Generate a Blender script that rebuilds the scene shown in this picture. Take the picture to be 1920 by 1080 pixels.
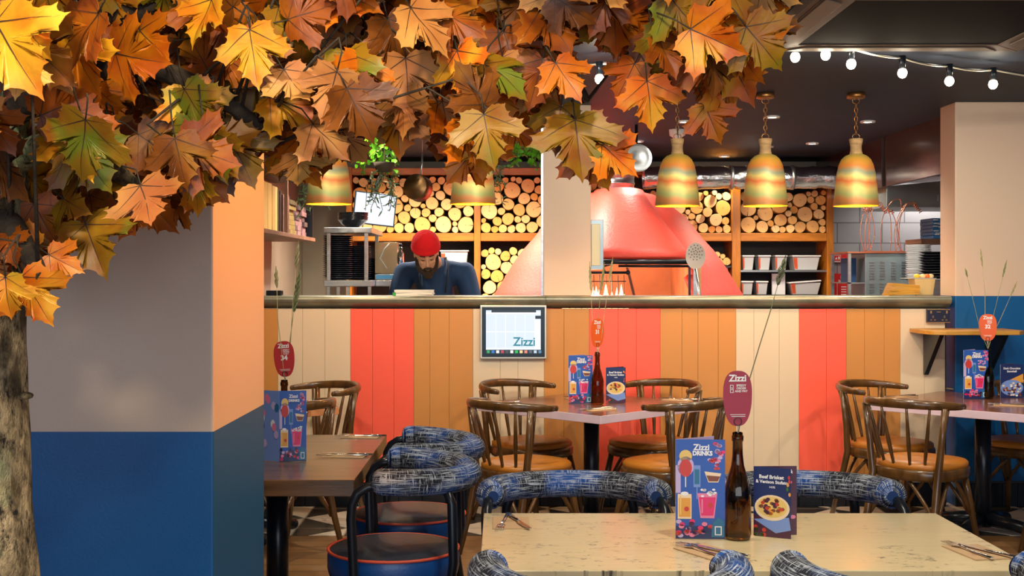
import bpy, math, random
from mathutils import Vector, Matrix, noise
R = math.radians
sc = bpy.context.scene
for o in list(bpy.data.objects): bpy.data.objects.remove(o)
COL = sc.collection

# ---------------------------------------------------------------- camera
F, CX, CY, H = 2300.0, 940.0, 515.0, 1.49
cam_d = bpy.data.cameras.new('camera'); cam = bpy.data.objects.new('camera', cam_d); COL.objects.link(cam)
cam.location = (0, 0, H); cam.rotation_euler = (R(90), 0, 0)
cam_d.sensor_width = 36; cam_d.lens = F/1920*36
cam_d.shift_x = (960-CX)/1920; cam_d.shift_y = (CY-540)/1920
cam_d.clip_start = .05
sc.camera = cam
def P(px, py, d): return Vector(((px-CX)/F*d, d, H-(py-CY)/F*d))
def G(px, py, z):
    d = F*(H-z)/(py-CY); return Vector(((px-CX)/F*d, d, z))

# ---------------------------------------------------------------- view, world, lights
sc.view_settings.view_transform = 'Standard'; sc.view_settings.look = 'None'
sc.view_settings.gamma = 1.0; sc.view_settings.exposure = 0.0
sc.view_settings.use_curve_mapping = False
w = bpy.data.worlds.new('daylight'); sc.world = w; w.use_nodes = True
w.node_tree.nodes['Background'].inputs[0].default_value = (.62, .72, 1, 1)
w.node_tree.nodes['Background'].inputs[1].default_value = .42
CEIL = 2.6
def light(kind, name, loc, energy, col=(1,1,1), target=None, **k):
    d = bpy.data.lights.new(name, kind); d.energy = energy; d.color = col
    for a, b in k.items(): setattr(d, a, b)
    o = bpy.data.objects.new(name, d); COL.objects.link(o); o.location = loc
    if target is not None: o.rotation_euler = (Vector(target)-Vector(loc)).to_track_quat('-Z', 'Y').to_euler()
    return o
# added large area fill behind the camera for assumed daylight; no window is built
light('AREA', 'assumed_daylight_fill', (.3, -3.3, 1.55), 150, (.78,.87,1), (.3, 5, 1.2), shape='RECTANGLE', size=6.5, size_y=2.0)
# added warm ceiling spots that fill tables and counter front (their fittings are built below)
DINING_FILLS = [(-.2,1.3),(1.3,1.5),(-.6,4.4),(.6,3.5),(1.0,4.9),(2.4,4.4),(-1.3,5.5),(.25,5.6),(3.1,5.6),(1.75,5.9)]
for i, (x, y) in enumerate(DINING_FILLS):
    light('SPOT', 'dining_fill_beam', (x, y, 2.57), ((105 if x < 0 else 50) if y < 2 else 55) if y < 4 else 80, (1,.88,.70), (x, y+(.45 if y < 4 else 2.3), (0 if y < 4 else .4)), spot_size=R(118), spot_blend=.8, shadow_soft_size=.05)
light('SPOT', 'table_fill_beam', (.75, 2.9, 2.57), 62, (1,.88,.68), (.62, 3.5, .75), spot_size=R(72), spot_blend=.7, shadow_soft_size=.05)  # lamp without a fitting, added to brighten the near tabletop
# assumed unseen narrow amber spot aimed at the flank of the left pillar
light('SPOT', 'assumed_amber_spot_beam', (.42, 3.55, 2.5), 150, (1,.40,.09), (-.76, 3.55, 1.35), spot_size=R(62), spot_blend=.5, shadow_soft_size=.04)
# unseen lamp added to brighten the leaves
light('SPOT', 'tree_fill_beam', (-.1, .4, 2.45), 78, (1,.84,.58), (-.30, 2.3, 1.85), spot_size=R(88), spot_blend=.6, shadow_soft_size=.08)
KITCHEN_SPOTS = [(1627,227),(1523,268),(1358,292),(1283,227),(1195,264),(1052,250),(900,250),(760,262),(640,240),(1750,297)]
KS = []
for (px, py) in KITCHEN_SPOTS:
    p = G(px, py, CEIL); KS.append(p)
    light('SPOT', 'kitchen_downlight_beam', (p.x, p.y, 2.57), 45 if 1150 < px < 1300 else (80 if px > 1300 else 120), (1,.92,.80), (p.x, p.y+.15, 0), spot_size=R(140), spot_blend=.7, shadow_soft_size=.05)
for (x, y, e) in ((-1.0,10.5,130),(-.35,10.5,130),(.1,10.6,60),(2.3,10.6,70),(-.9,8.0,50),(1.9,8.6,40)):  # extra warm lamps added to brighten log bays, herbs and counter
    KS.append(Vector((x,y,CEIL)))
    light('SPOT', 'kitchen_downlight_beam', (x, y, 2.57), e, (1,.84,.60), (x, y+.25, 0), spot_size=R(150), spot_blend=.7, shadow_soft_size=.05)
PEND = [(1270,7.5),(1435,7.5),(1605,7.5),(887,7.3),(617,7.3)]

# ---------------------------------------------------------------- materials
MATS = {}
def mat(name, col, rough=.5, metal=0., nz=None, bump=None, coat=0., emit=None, trans=0., stretch=None, spec=.5, alpha=1, col2=None, rnd=0., ior=None):
    if name in MATS: return MATS[name]
    m = bpy.data.materials.new(name); m.use_nodes = True; nt = m.node_tree; N = nt.nodes; L = nt.links
    b = N['Principled BSDF']; MATS[name] = m
    b.inputs['Base Color'].default_value = (*col, 1); b.inputs['Roughness'].default_value = rough
    b.inputs['Metallic'].default_value = metal; b.inputs['Coat Weight'].default_value = coat
    b.inputs['Coat Roughness'].default_value = .12; b.inputs['Specular IOR Level'].default_value = spec
    if ior: b.inputs['IOR'].default_value = ior
    if trans: b.inputs['Transmission Weight'].default_value = trans
    if emit: b.inputs['Emission Color'].default_value = (*emit[0], 1); b.inputs['Emission Strength'].default_value = emit[1]
    if nz or bump:
        tc = N.new('ShaderNodeTexCoord'); mp = N.new('ShaderNodeMapping'); L.new(tc.outputs['Object'], mp.inputs[0])
        if stretch: mp.inputs['Scale'].default_value = stretch
    src = None
    if nz:
        n = N.new('ShaderNodeTexNoise'); n.inputs['Scale'].default_value = nz[0]; n.inputs['Detail'].default_value = 5; L.new(mp.outputs[0], n.inputs['Vector'])
        r = N.new('ShaderNodeValToRGB'); L.new(n.outputs['Fac'], r.inputs[0])
        c2 = col2 or tuple(c*(1-nz[1]) for c in col)
        r.color_ramp.elements[0].position = .34; r.color_ramp.elements[1].position = .66
        r.color_ramp.elements[0].color = (*c2, 1); r.color_ramp.elements[1].color = (*col, 1)
        src = r.outputs[0]
    if rnd:
        oi = N.new('ShaderNodeObjectInfo'); hs = N.new('ShaderNodeHueSaturation'); mr = N.new('ShaderNodeMapRange')
        mr.inputs['To Min'].default_value = 1-rnd; mr.inputs['To Max'].default_value = 1+rnd
        L.new(oi.outputs['Random'], mr.inputs[0]); L.new(mr.outputs[0], hs.inputs['Value'])
        if src: L.new(src, hs.inputs['Color'])
        else: hs.inputs['Color'].default_value = (*col, 1)
        src = hs.outputs[0]
    if src: L.new(src, b.inputs['Base Color'])
    if bump:
        n2 = N.new('ShaderNodeTexNoise'); n2.inputs['Scale'].default_value = bump[0]; n2.inputs['Detail'].default_value = 4; L.new(mp.outputs[0], n2.inputs['Vector'])
        bp = N.new('ShaderNodeBump'); bp.inputs['Strength'].default_value = bump[1]; bp.inputs['Distance'].default_value = .01
        L.new(n2.outputs['Fac'], bp.inputs['Height']); L.new(bp.outputs[0], b.inputs['Normal'])
    return m
def srgb(r, g, b):
    f = lambda c: (c/255/12.92) if c/255 <= .04045 else ((c/255+.055)/1.055)**2.4
    return (f(r), f(g), f(b))
class NB:                                    # tiny node helper
    def __init__(s, m):
        s.nt = m.node_tree; s.N = s.nt.nodes; s.L = s.nt.links; s.b = s.N['Principled BSDF']
    def new(s, t, **k):
        n = s.N.new(t)
        for a, v in k.items(): setattr(n, a, v)
        return n
    def math(s, op, a, b=None, clamp=False):
        n = s.N.new('ShaderNodeMath'); n.operation = op; n.use_clamp = clamp
        for i, x in enumerate((a, b)):
            if x is None: continue
            if isinstance(x, (int, float)): n.inputs[i].default_value = x
            else: s.L.new(x, n.inputs[i])
        return n.outputs[0]
    def mix(s, f, a, b):
        n = s.N.new('ShaderNodeMix'); n.data_type = 'RGBA'
        if isinstance(f, (int, float)): n.inputs[0].default_value = f
        else: s.L.new(f, n.inputs[0])
        for i, x in ((6, a), (7, b)):
            if isinstance(x, tuple): n.inputs[i].default_value = (*x, 1)
            else: s.L.new(x, n.inputs[i])
        return n.outputs[2]
    def noise(s, vec, scale, detail=4, rough=.5):
        n = s.N.new('ShaderNodeTexNoise'); n.inputs['Scale'].default_value = scale; n.inputs['Detail'].default_value = detail; n.inputs['Roughness'].default_value = rough
        s.L.new(vec, n.inputs['Vector']); return n.outputs['Fac']
    def mapping(s, vec, scale):
        n = s.N.new('ShaderNodeMapping'); n.inputs['Scale'].default_value = scale; s.L.new(vec, n.inputs[0]); return n.outputs[0]
    def thr(s, v, lo, hi):
        n = s.N.new('ShaderNodeMapRange'); n.inputs['From Min'].default_value = lo; n.inputs['From Max'].default_value = hi; s.L.new(v, n.inputs[0]); return n.outputs[0]
    def bump(s, h, st=.3, dist=.005):
        n = s.N.new('ShaderNodeBump'); n.inputs['Strength'].default_value = st; n.inputs['Distance'].default_value = dist
        s.L.new(h, n.inputs['Height']); s.L.new(n.outputs[0], s.b.inputs['Normal'])

CREAM = srgb(222,196,172); BLUE = srgb(0,88,150)
M = dict(
 steel=mat('brushed_steel', (.50,.52,.54), .32, .9, nz=(3,.25), stretch=(1,1,12)),
 steel_blue=mat('bluish_steel', (.33,.42,.46), .35, .7, nz=(4,.2)),  # steel with a blue grey tint
 chrome=mat('chrome', (.8,.8,.8), .12, 1),
 foil=mat('duct_foil', (.75,.75,.77), .16, 1, bump=(9,.9), stretch=(1,3,3)),
 pewter=mat('pewter', srgb(158,158,138), .36, .5, nz=(7,.35), bump=(60,.06)),
 black=mat('black_metal', (.012,.016,.024), .28, .3),
 blackmatte=mat('black_matte', (.012,.012,.013), .7),
 chairwood=mat('stained_beech', srgb(100,68,32), .28, 0, nz=(6,.55), stretch=(4,4,1), coat=.5),
 tanleather=mat('tan_leather', srgb(184,114,34), .42, 0, nz=(5,.2), bump=(90,.12), coat=.15),
 navyleather=mat('navy_leather', srgb(18,72,140), .40, bump=(120,.12), coat=.2),
 seatleather=mat('slate_leather', srgb(46,52,66), .45, bump=(110,.15)),
 piping=mat('coral_piping', srgb(214,84,60), .5),
 darkwood=mat('dark_table_wood', srgb(112,88,62), .30, nz=(3,.5), stretch=(1,9,9), coat=.35, bump=(25,.08)),
 tablewood=mat('polished_table_wood', srgb(142,88,58), .26, nz=(3,.45), stretch=(1,10,10), coat=.5),
 litedge=mat('lavender_lit_edge', srgb(222,200,214), .35, nz=(5,.15)),  # lavender window light on the edge, put into its colour
 paper=mat('white_paper', (.8,.78,.72), .8),
 napkin=mat('kraft_napkin', srgb(196,164,126), .85, bump=(80,.2)),
 ink=mat('print_dark', (.03,.03,.035), .6),
 brass=mat('antique_brass', srgb(170,120,70), .35, .9),
 hemp=mat('hemp_cord', srgb(196,160,112), .85, nz=(60,.4), stretch=(.2,.2,1), bump=(70,.5)),
 copper=mat('copper_wire', srgb(226,150,120), .25, .9),
 shelfwood=mat('amber_pine', srgb(196,120,32), .38, nz=(4,.45), stretch=(1,6,6), coat=.2),
 shelfwoodv=mat('amber_pine_upright', srgb(196,120,32), .38, nz=(4,.45), stretch=(6,6,1), coat=.2),
 board=mat('black_back_board', (.02,.018,.018), .6),
 coral=mat('coral_render', srgb(214,66,50), .55, nz=(12,.10), bump=(45,.3)),
 plastic=mat('clear_plastic', (.55,.58,.6), .25, 0, spec=.6),
 lid=mat('white_lid', (.78,.80,.82), .4),
 sauce=mat('orange_food', srgb(226,96,56), .6, nz=(20,.3)),
 plate=mat('dark_stoneware', (.020,.024,.036), .18, coat=.4),
 white=mat('white_china', (.75,.78,.80), .25),
 red=mat('sign_red', srgb(214,24,24), .5),
 signwhite=mat('sign_white', (.85,.85,.83), .5),
 skin=mat('skin', srgb(214,158,124), .5, nz=(14,.12)),
 beard=mat('brown_hair', srgb(58,36,24), .8, nz=(80,.5), bump=(120,.8)),
 beanie=mat('red_knit', srgb(228,8,22), .85, bump=(90,.6)),
 navyshirt=mat('navy_cotton', srgb(28,62,104), .85, nz=(5,.25), bump=(30,.15)),
 apron=mat('black_apron', (.012,.016,.024), .8, bump=(60,.2)),
 olive=mat('olive_leaf', srgb(96,124,84), .5, nz=(9,.35)),
 basil=mat('basil_leaf', srgb(96,176,28), .45, nz=(9,.4)),
 stem=mat('plant_stem', srgb(96,84,44), .7),
 grass=mat('dried_grass', srgb(188,178,128), .8, nz=(30,.3)),
 grassg=mat('green_dried_grass', srgb(150,156,104), .8, nz=(30,.3)),
 lampwhite=mat('white_fitting', (.8,.8,.78), .4),
 bulbglow=mat('glowing_bulb', (1,.9,.7), .3, emit=((1,.86,.62), 42)),
 spotglow=mat('downlight_glow', (1,.95,.85), .3, emit=((1,.92,.76), 14)),
 screenon=mat('lit_screen', (.1,.1,.1), .3, emit=(srgb(214,230,250), 1.0)),
 teal=mat('screen_teal', srgb(30,110,130), .4, emit=(srgb(30,110,130), .8)),
 bezel=mat('dark_bezel', srgb(10,34,48), .3),
 silverframe=mat('silver_frame', (.70,.64,.52), .3, .7),
 walnut=mat('shelf_end_wood', srgb(132,92,70), .6, nz=(6,.4)),
)
# bark
def bark():
    m = mat('lichen_bark', (.3,.25,.15), .9); n = NB(m); tc = n.new('ShaderNodeTexCoord').outputs['Object']
    a = n.noise(n.mapping(tc, (1,1,.55)), 17, 8, .65); b = n.noise(tc, 5, 5); c = n.noise(n.mapping(tc, (1,1,.6)), 45, 6, .7)
    col = n.mix(n.thr(a, .42, .60), srgb(104,86,56), srgb(214,186,140))
    col = n.mix(n.thr(b, .52, .68), col, srgb(176,190,140)); col = n.mix(n.thr(c, .50, .36), col, srgb(40,32,22))
    n.L.new(col, n.b.inputs['Base Color']); n.bump(n.math('ADD', a, c), 1.0, .02); return m
M['bark'] = bark()
# walls : cream above, blue below a painted line at height z
def two_tone(name, z, lower=BLUE, upper=CREAM):
    m = mat(name, upper, .62); n = NB(m); g = n.new('ShaderNodeNewGeometry').outputs['Position']
    s = n.new('ShaderNodeSeparateXYZ'); n.L.new(g, s.inputs[0])
    f = n.math('GREATER_THAN', s.outputs[2], z); n.L.new(n.mix(f, lower, upper), n.b.inputs['Base Color'])
    n.bump(n.noise(g, 140, 3), .10, .003); n.b.inputs['Roughness'].default_value = .42; return m
M['pillarpaint'] = two_tone('cream_and_blue_paint', 1.079)
M['wallpaint'] = two_tone('cream_and_blue_wall_paint', 1.353)
M['creampaint'] = mat('cream_paint', CREAM, .6, bump=(140,.08))
M['greige'] = mat('greige_kitchen_paint', srgb(150,138,124), .6, nz=(3,.1))
M['maroon'] = mat('maroon_panel', srgb(74,44,42), .22, coat=.4)
M['ceilpaint'] = mat('dark_slate_ceiling', srgb(54,64,82), .6, nz=(1.5,.15), spec=.15)
M['ceilkitchen'] = mat('dark_plum_ceiling', srgb(54,40,46), .5, nz=(1.2,.2), spec=.2)
def blockwall():
    m = mat('painted_block', (.5,.5,.5), .6); n = NB(m); g = n.new('ShaderNodeNewGeometry').outputs['Position']
    mp = n.new('ShaderNodeMapping'); mp.inputs['Rotation'].default_value = (R(90),0,0); n.L.new(g, mp.inputs[0])
    b = n.new('ShaderNodeTexBrick'); b.inputs['Color1'].default_value = (*srgb(150,150,156),1); b.inputs['Color2'].default_value = (*srgb(140,140,148),1)
    b.inputs['Mortar'].default_value = (*srgb(98,96,102),1); b.inputs['Scale'].default_value = 1; b.inputs['Brick Width'].default_value = .44
    b.inputs['Row Height'].default_value = .2; b.inputs['Mortar Size'].default_value = .006; n.L.new(mp.outputs[0], b.inputs[0])
    n.L.new(b.outputs[0], n.b.inputs['Base Color']); return m
M['block'] = blockwall()
def tiles():
    m = mat('triangle_tiles', (.5,.5,.5), .3); n = NB(m); g = n.new('ShaderNodeNewGeometry').outputs['Position']
    mp = n.new('ShaderNodeMapping'); mp.inputs['Scale'].default_value = (1/.30,1/.30,1); n.L.new(g, mp.inputs[0])
    s = n.new('ShaderNodeSeparateXYZ'); n.L.new(mp.outputs[0], s.inputs[0])
    fx = n.math('FRACT', s.outputs[0]); fy = n.math('FRACT', s.outputs[1])
    par = n.math('MODULO', n.math('ADD', n.math('FLOOR', n.math('ADD', s.outputs[0], 100)), n.math('FLOOR', s.outputs[1])), 2)
    a = n.math('GREATER_THAN', n.math('ADD', fx, fy), 1); b = n.math('GREATER_THAN', fx, fy)
    sel = n.mix(par, a, b)
    col = n.mix(sel, srgb(52,48,46), srgb(212,204,190))
    e = n.math('MINIMUM', n.math('MINIMUM', fx, n.math('SUBTRACT', 1, fx)), n.math('MINIMUM', fy, n.math('SUBTRACT', 1, fy)))
    col = n.mix(n.math('LESS_THAN', e, .015), col, srgb(150,144,134))
    n.L.new(col, n.b.inputs['Base Color']); return m
M['tiles'] = tiles()
def planks():
    m = mat('oak_floor_boards', (.4,.3,.2), .4); n = NB(m); g = n.new('ShaderNodeNewGeometry').outputs['Position']
    b = n.new('ShaderNodeTexBrick'); b.offset = .37; b.inputs['Color1'].default_value = (*srgb(150,112,72),1); b.inputs['Color2'].default_value = (*srgb(122,88,54),1)
    b.inputs['Mortar'].default_value = (*srgb(60,42,26),1); b.inputs['Scale'].default_value = 1; b.inputs['Brick Width'].default_value = 1.2
    b.inputs['Row Height'].default_value = .14; b.inputs['Mortar Size'].default_value = .003; n.L.new(g, b.inputs[0])
    v = n.noise(n.mapping(g, (2,30,1)), 3, 5); n.L.new(n.mix(n.math('MULTIPLY', v, .5), b.outputs[0], srgb(80,56,34)), n.b.inputs['Base Color']); return m
M['planks'] = planks()
def glarewood():  # pale tone paints glare on dark wood; the dark marks are wear
    m = mat('glare_pale_worn_wood', (.5,.4,.3), .30, coat=.25); n = NB(m); t = n.new('ShaderNodeTexCoord').outputs['Object']
    a = n.noise(n.mapping(t, (3,30,1)), 2.2, 6, .6); k = n.noise(n.mapping(t, (14,26,1)), 2.0, 3, .7); k2 = n.noise(n.mapping(t, (45,200,1)), 1.2, 2); k3 = n.noise(n.mapping(t, (2.2,2.2,1)), 2, 2)
    col = n.mix(a, srgb(204,186,144), srgb(226,210,170))
    worn = n.math('MULTIPLY', n.thr(k, .56, .64), n.math('MULTIPLY', n.thr(k2, .42, .58), n.thr(k3, .42, .52)))
    col = n.mix(worn, col, srgb(70,62,48)); n.L.new(col, n.b.inputs['Base Color']); n.bump(a, .08, .002); return m
M['glarewood'] = glarewood()
def roll_fabric():
    m = mat('scratchy_weave_fabric', (.05,.1,.2), .85); n = NB(m)
    uv = n.new('ShaderNodeTexCoord').outputs['UV']
    base = n.noise(n.mapping(uv, (3,1.2,1)), 1.5, 2)
    fine = n.noise(n.mapping(uv, (7,52,1)), 1.3, 3, .6); cross = n.noise(n.mapping(uv, (190,6,1)), 1.3, 3, .6)
    brk = n.noise(n.mapping(uv, (9,7,1)), 1.6, 3)
    col = n.mix(n.thr(base, .44, .60), srgb(9,16,34), srgb(8,72,150))
    l1 = n.math('MULTIPLY', n.thr(fine, .52, .57), n.thr(brk, .30, .50)); l2 = n.math('MULTIPLY', n.thr(cross, .54, .60), n.thr(brk, .62, .46))
    ln = n.math('MAXIMUM', l1, n.math('MULTIPLY', l2, .9))
    n.L.new(n.mix(n.math('MULTIPLY', ln, .78), col, srgb(196,206,218)), n.b.inputs['Base Color']); n.bump(n.math('ADD', fine, cross), .5, .004); return m
M['weave'] = roll_fabric()
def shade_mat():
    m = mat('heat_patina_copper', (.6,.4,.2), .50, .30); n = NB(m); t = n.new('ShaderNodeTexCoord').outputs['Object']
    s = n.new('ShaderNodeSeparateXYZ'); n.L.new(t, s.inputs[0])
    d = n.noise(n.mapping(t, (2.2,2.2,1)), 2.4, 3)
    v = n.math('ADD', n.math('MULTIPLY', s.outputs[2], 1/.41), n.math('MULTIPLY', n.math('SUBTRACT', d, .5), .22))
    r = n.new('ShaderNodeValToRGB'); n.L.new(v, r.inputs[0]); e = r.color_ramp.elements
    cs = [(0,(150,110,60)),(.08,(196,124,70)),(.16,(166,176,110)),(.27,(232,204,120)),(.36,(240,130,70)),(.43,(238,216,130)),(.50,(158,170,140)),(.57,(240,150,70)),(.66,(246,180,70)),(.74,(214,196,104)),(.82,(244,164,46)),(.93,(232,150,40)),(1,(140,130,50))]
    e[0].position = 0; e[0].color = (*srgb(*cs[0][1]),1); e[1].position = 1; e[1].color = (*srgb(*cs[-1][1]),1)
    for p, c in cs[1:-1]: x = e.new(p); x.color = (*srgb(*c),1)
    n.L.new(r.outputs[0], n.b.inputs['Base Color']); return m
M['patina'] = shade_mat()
M['shadein'] = mat('gilded_shade_inside', srgb(240,170,40), .4, .4)
def log_face():
    m = mat('sawn_log_face', (.7,.5,.25), .6); n = NB(m); t = n.new('ShaderNodeTexCoord').outputs['Object']
    s = n.new('ShaderNodeSeparateXYZ'); n.L.new(t, s.inputs[0])
    rr = n.math('SQRT', n.math('ADD', n.math('POWER', n.math('ABSOLUTE', s.outputs[0]), 2), n.math('POWER', n.math('ABSOLUTE', s.outputs[2]), 2)))
    rr = n.math('ADD', rr, n.math('MULTIPLY', n.noise(t, 2.2, 3), .25))
    ring = n.math('ADD', n.math('MULTIPLY', n.math('SINE', n.math('MULTIPLY', rr, 46)), .5), .5)
    oi = n.new('ShaderNodeObjectInfo').outputs['Random']
    c1 = n.mix(oi, srgb(240,176,80), srgb(248,216,156)); c2 = n.mix(oi, srgb(210,132,44), srgb(236,190,116))
    col = n.mix(n.math('MULTIPLY', ring, .55), c1, c2); col = n.mix(n.thr(rr, .26, .10), col, srgb(190,104,36))
    n.L.new(col, n.b.inputs['Base Color']); return m
M['logface'] = log_face()
M['logbark'] = mat('pale_log_bark', srgb(206,158,88), .8, nz=(8,.5))
def leaf_mats():
    out = []
    for nm, a, b, c in [('amber',(230,128,10),(204,92,8),(232,166,28)),('rust',(176,88,12),(140,62,12),(196,120,20)),('gold',(244,176,36),(236,138,24),(226,196,60)),('olivebrown',(170,124,20),(156,90,14),(128,136,30)),('flame',(248,138,20),(240,110,20),(246,176,44)),('umber',(146,80,16),(108,56,12),(164,108,20))]:
        m = mat('autumn_leaf_'+nm, srgb(*a), .45); n = NB(m); t = n.new('ShaderNodeTexCoord').outputs['Object']
        x = n.noise(t, 16, 4); y = n.noise(t, 9.0, 3)
        col = n.mix(n.thr(x, .42, .62), srgb(*a), srgb(*b)); col = n.mix(n.thr(y, .54, .66), col, srgb(*c))
        n.L.new(col, n.b.inputs['Base Color'])
        tr = n.new('ShaderNodeBsdfTranslucent'); n.L.new(col, tr.inputs[0]); mx = n.new('ShaderNodeMixShader'); mx.inputs[0].default_value = .3
        out_n = n.N['Material Output']; n.L.new(n.b.outputs[0], mx.inputs[1]); n.L.new(tr.outputs[0], mx.inputs[2]); n.L.new(mx.outputs[0], out_n.inputs[0])
        n.bump(n.noise(t, 120, 3), .25, .002); out.append(m)
    m = mat('leaf_underside', srgb(196,138,64), .6, nz=(9,.3), col2=srgb(164,88,36)); 
    v = mat('leaf_vein', srgb(66,42,24), .6)
    return out, m, v
LEAFM, LEAFBACK, VEIN = leaf_mats()
def glass(name, col, rough=.03):
    return mat(name, col, rough, trans=1, ior=1.45)
M['bottle'] = glass('dark_green_brown_glass', (.34,.19,.03))
M['bottlefar'] = M['bottle']

# ---------------------------------------------------------------- mesh builder
class MB:
    def __init__(s): s.v=[]; s.f=[]; s.mi=[]; s.sm=[]; s.uv=[]; s.m=[]
    def mid(s, m):
        if m not in s.m: s.m.append(m)
        return s.m.index(m)
    def add(s, vs, fs, m, smooth=False, uvs=None):
        o = len(s.v); s.v += [Vector(v) for v in vs]; k = s.mid(m)
        for i, f in enumerate(fs):
            s.f.append([a+o for a in f]); s.mi.append(k); s.sm.append(smooth)
            s.uv.append(uvs[i] if uvs else None)
        return s
    def box(s, x0, x1, y0, y1, z0, z1, m, T=None):
        vs = [Vector((x,y,z)) for x in (x0,x1) for y in (y0,y1) for z in (z0,z1)]
        if T: vs = [T @ v for v in vs]
        return s.add(vs, [(0,1,3,2),(4,6,7,5),(0,4,5,1),(2,3,7,6),(0,2,6,4),(1,5,7,3)], m)
    def tube(s, pts, r, m, n=8, caps=True, closed=False, ellip=None, up=None, smooth=True):
        pts = [Vector(p) for p in pts]; k = len(pts); rr = r if isinstance(r, (list,tuple)) else [r]*k
        T = []
        for i in range(k):
            a = pts[i-1] if (i > 0 or closed) else pts[i]; b = pts[(i+1)%k] if (i < k-1 or closed) else pts[i]
            t = (b-a); T.append(t.normalized() if t.length > 1e-9 else Vector((0,0,1)))
        u = Vector(up) if up else (Vector((0,0,1)) if abs(T[0].z) < .9 else Vector((1,0,0)))
        vs = []; ln = 0; us = []
        for i in range(k):
            if up: u = Vector(up)
            u = (u - T[i]*u.dot(T[i])).normalized(); w_ = T[i].cross(u)
            if i: ln += (pts[i]-pts[i-1]).length
            us.append(ln)
            for j in range(n):
                a = 2*math.pi*j/n; e = ellip or (1,1)
                vs.append(pts[i] + (u*math.cos(a)*e[0] + w_*math.sin(a)*e[1])*rr[i])
        fs = []; uvs = []
        for i in range(k if closed else k-1):
            for j in range(n):
                i2 = (i+1)%k
                fs.append((i*n+j, i*n+(j+1)%n, i2*n+(j+1)%n, i2*n+j))
                u0, u1 = us[i], us[i2] if i2 else us[-1]+.01
                uvs.append([(u0,j/n),(u0,(j+1)/n),(u1,(j+1)/n),(u1,j/n)])
        s.add(vs, fs, m, smooth, uvs)
        if caps and not closed:
            o = len(s.v)-len(vs); kk = s.mid(m)
            for ring in ([o+j for j in range(n)][::-1], [o+(k-1)*n+j for j in range(n)]):
                s.f.append(ring); s.mi.append(kk); s.sm.append(False); s.uv.append(None)
        return s
    def cyl(s, p0, p1, r, m, n=16, r1=None, caps=True):
        return s.tube([p0, p1], [r, r if r1 is None else r1], m, n, caps)
    def lathe(s, prof, m, n=24, c=(0,0,0), T=None, smooth=True, squash=None, a0=0, a1=2*math.pi):
        c = Vector(c); vs = []; full = abs(a1-a0-2*math.pi) < 1e-6; nn = n if full else n+1
        for (r, z) in prof:
            for j in range(nn):
                a = a0+(a1-a0)*j/n; q = Vector((r*math.cos(a), r*math.sin(a)*(squash or 1), z))
                vs.append((T @ q) if T else c+q)
        fs = []; uvs = []
        for i in range(len(prof)-1):
            for j in range(n):
                j2 = (j+1)%nn
                fs.append((i*nn+j, i*nn+j2, (i+1)*nn+j2, (i+1)*nn+j))
        return s.add(vs, fs, m, smooth)
    def ball(s, c, r, m, n=12, T=None):
        rx, ry, rz = (r,r,r) if isinstance(r, (int,float)) else r
        prof = [(math.sin(math.pi*i/(n//2+1)) if 0 < i < n//2+1 else 1e-4, -math.cos(math.pi*i/(n//2+1))) for i in range(n//2+2)]
        c = Vector(c); vs = []
        for (a, z) in prof:
            for j in range(n):
                t = 2*math.pi*j/n; q = Vector((a*math.cos(t)*rx, a*math.sin(t)*ry, z*rz)); vs.append(c + (T @ q if T else q))
        fs = [(i*n+j, i*n+(j+1)%n, (i+1)*n+(j+1)%n, (i+1)*n+j) for i in range(len(prof)-1) for j in range(n)]
        return s.add(vs, fs, m, True)
    def prism(s, poly, z0, z1, m, T=None, smooth=False):
        n = len(poly); vs = [Vector((x,y,z0)) for x,y in poly]+[Vector((x,y,z1)) for x,y in poly]
        if T: vs = [T @ v for v in vs]
        s.add(vs, [tuple(range(n))[::-1], tuple(range(n,2*n))], m)
        o = len(s.v)-2*n; k = s.mid(m)
        for i in range(n):
            s.f.append([o+i, o+(i+1)%n, o+n+(i+1)%n, o+n+i]); s.mi.append(k); s.sm.append(smooth); s.uv.append(None)
        return s
    def build(s, name, parent=None, loc=(0,0,0), rot=0, bevel=0, mods=None):
        me = bpy.data.meshes.new(name); loc = Vector(loc)
        me.from_pydata([tuple(v) for v in s.v], [], s.f)
        for m in s.m: me.materials.append(m)
        me.polygons.foreach_set('material_index', s.mi); me.polygons.foreach_set('use_smooth', s.sm)
        if any(u for u in s.uv):
            l = me.uv_layers.new(name='UVMap'); flat = []
            for f, u in zip(s.f, s.uv):
                for i in range(len(f)): flat += list(u[i]) if u else [0.0, 0.0]
            l.data.foreach_set('uv', flat)
        me.update()
        o = bpy.data.objects.new(name, me); COL.objects.link(o); o.location = loc; o.rotation_euler = (0,0,rot)
        if parent: o.parent = parent
        if bevel:
            b = o.modifiers.new('bevel', 'BEVEL'); b.width = bevel; b.segments = 2; b.limit_method = 'ANGLE'; b.angle_limit = R(40)
        return o
def tag(o, label, cat, group=None, kind=None):
    o['label'] = label; o['category'] = cat
    if group: o['group'] = group
    if kind: o['kind'] = kind
    return o
def thing(name, label, cat, loc=(0,0,0), rot=0, group=None):
    o = bpy.data.objects.new(name, None); COL.objects.link(o); o.location = loc
    o.rotation_euler = (0,0,rot) if isinstance(rot, (int,float)) else rot; o.empty_display_size = .05
    return tag(o, label, cat, group)
def struct(name, mb, **k):
    o = mb.build(name, **k); o['kind'] = 'structure'; return o
def dup(root, loc, rot=None, label=None, group=None, scale=None):
    def cp(o, par):
        c = o.copy(); COL.objects.link(c)
        if par: c.parent = par
        for ch in list(o.children): cp(ch, c)
        return c
    r = cp(root, None); r.location = loc
    if rot is not None: r.rotation_euler = (0,0,rot) if isinstance(rot, (int,float)) else rot
    if label: r['label'] = label
    if group: r['group'] = group
    if scale: r.scale = scale
    return r
_tc = {}
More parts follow.
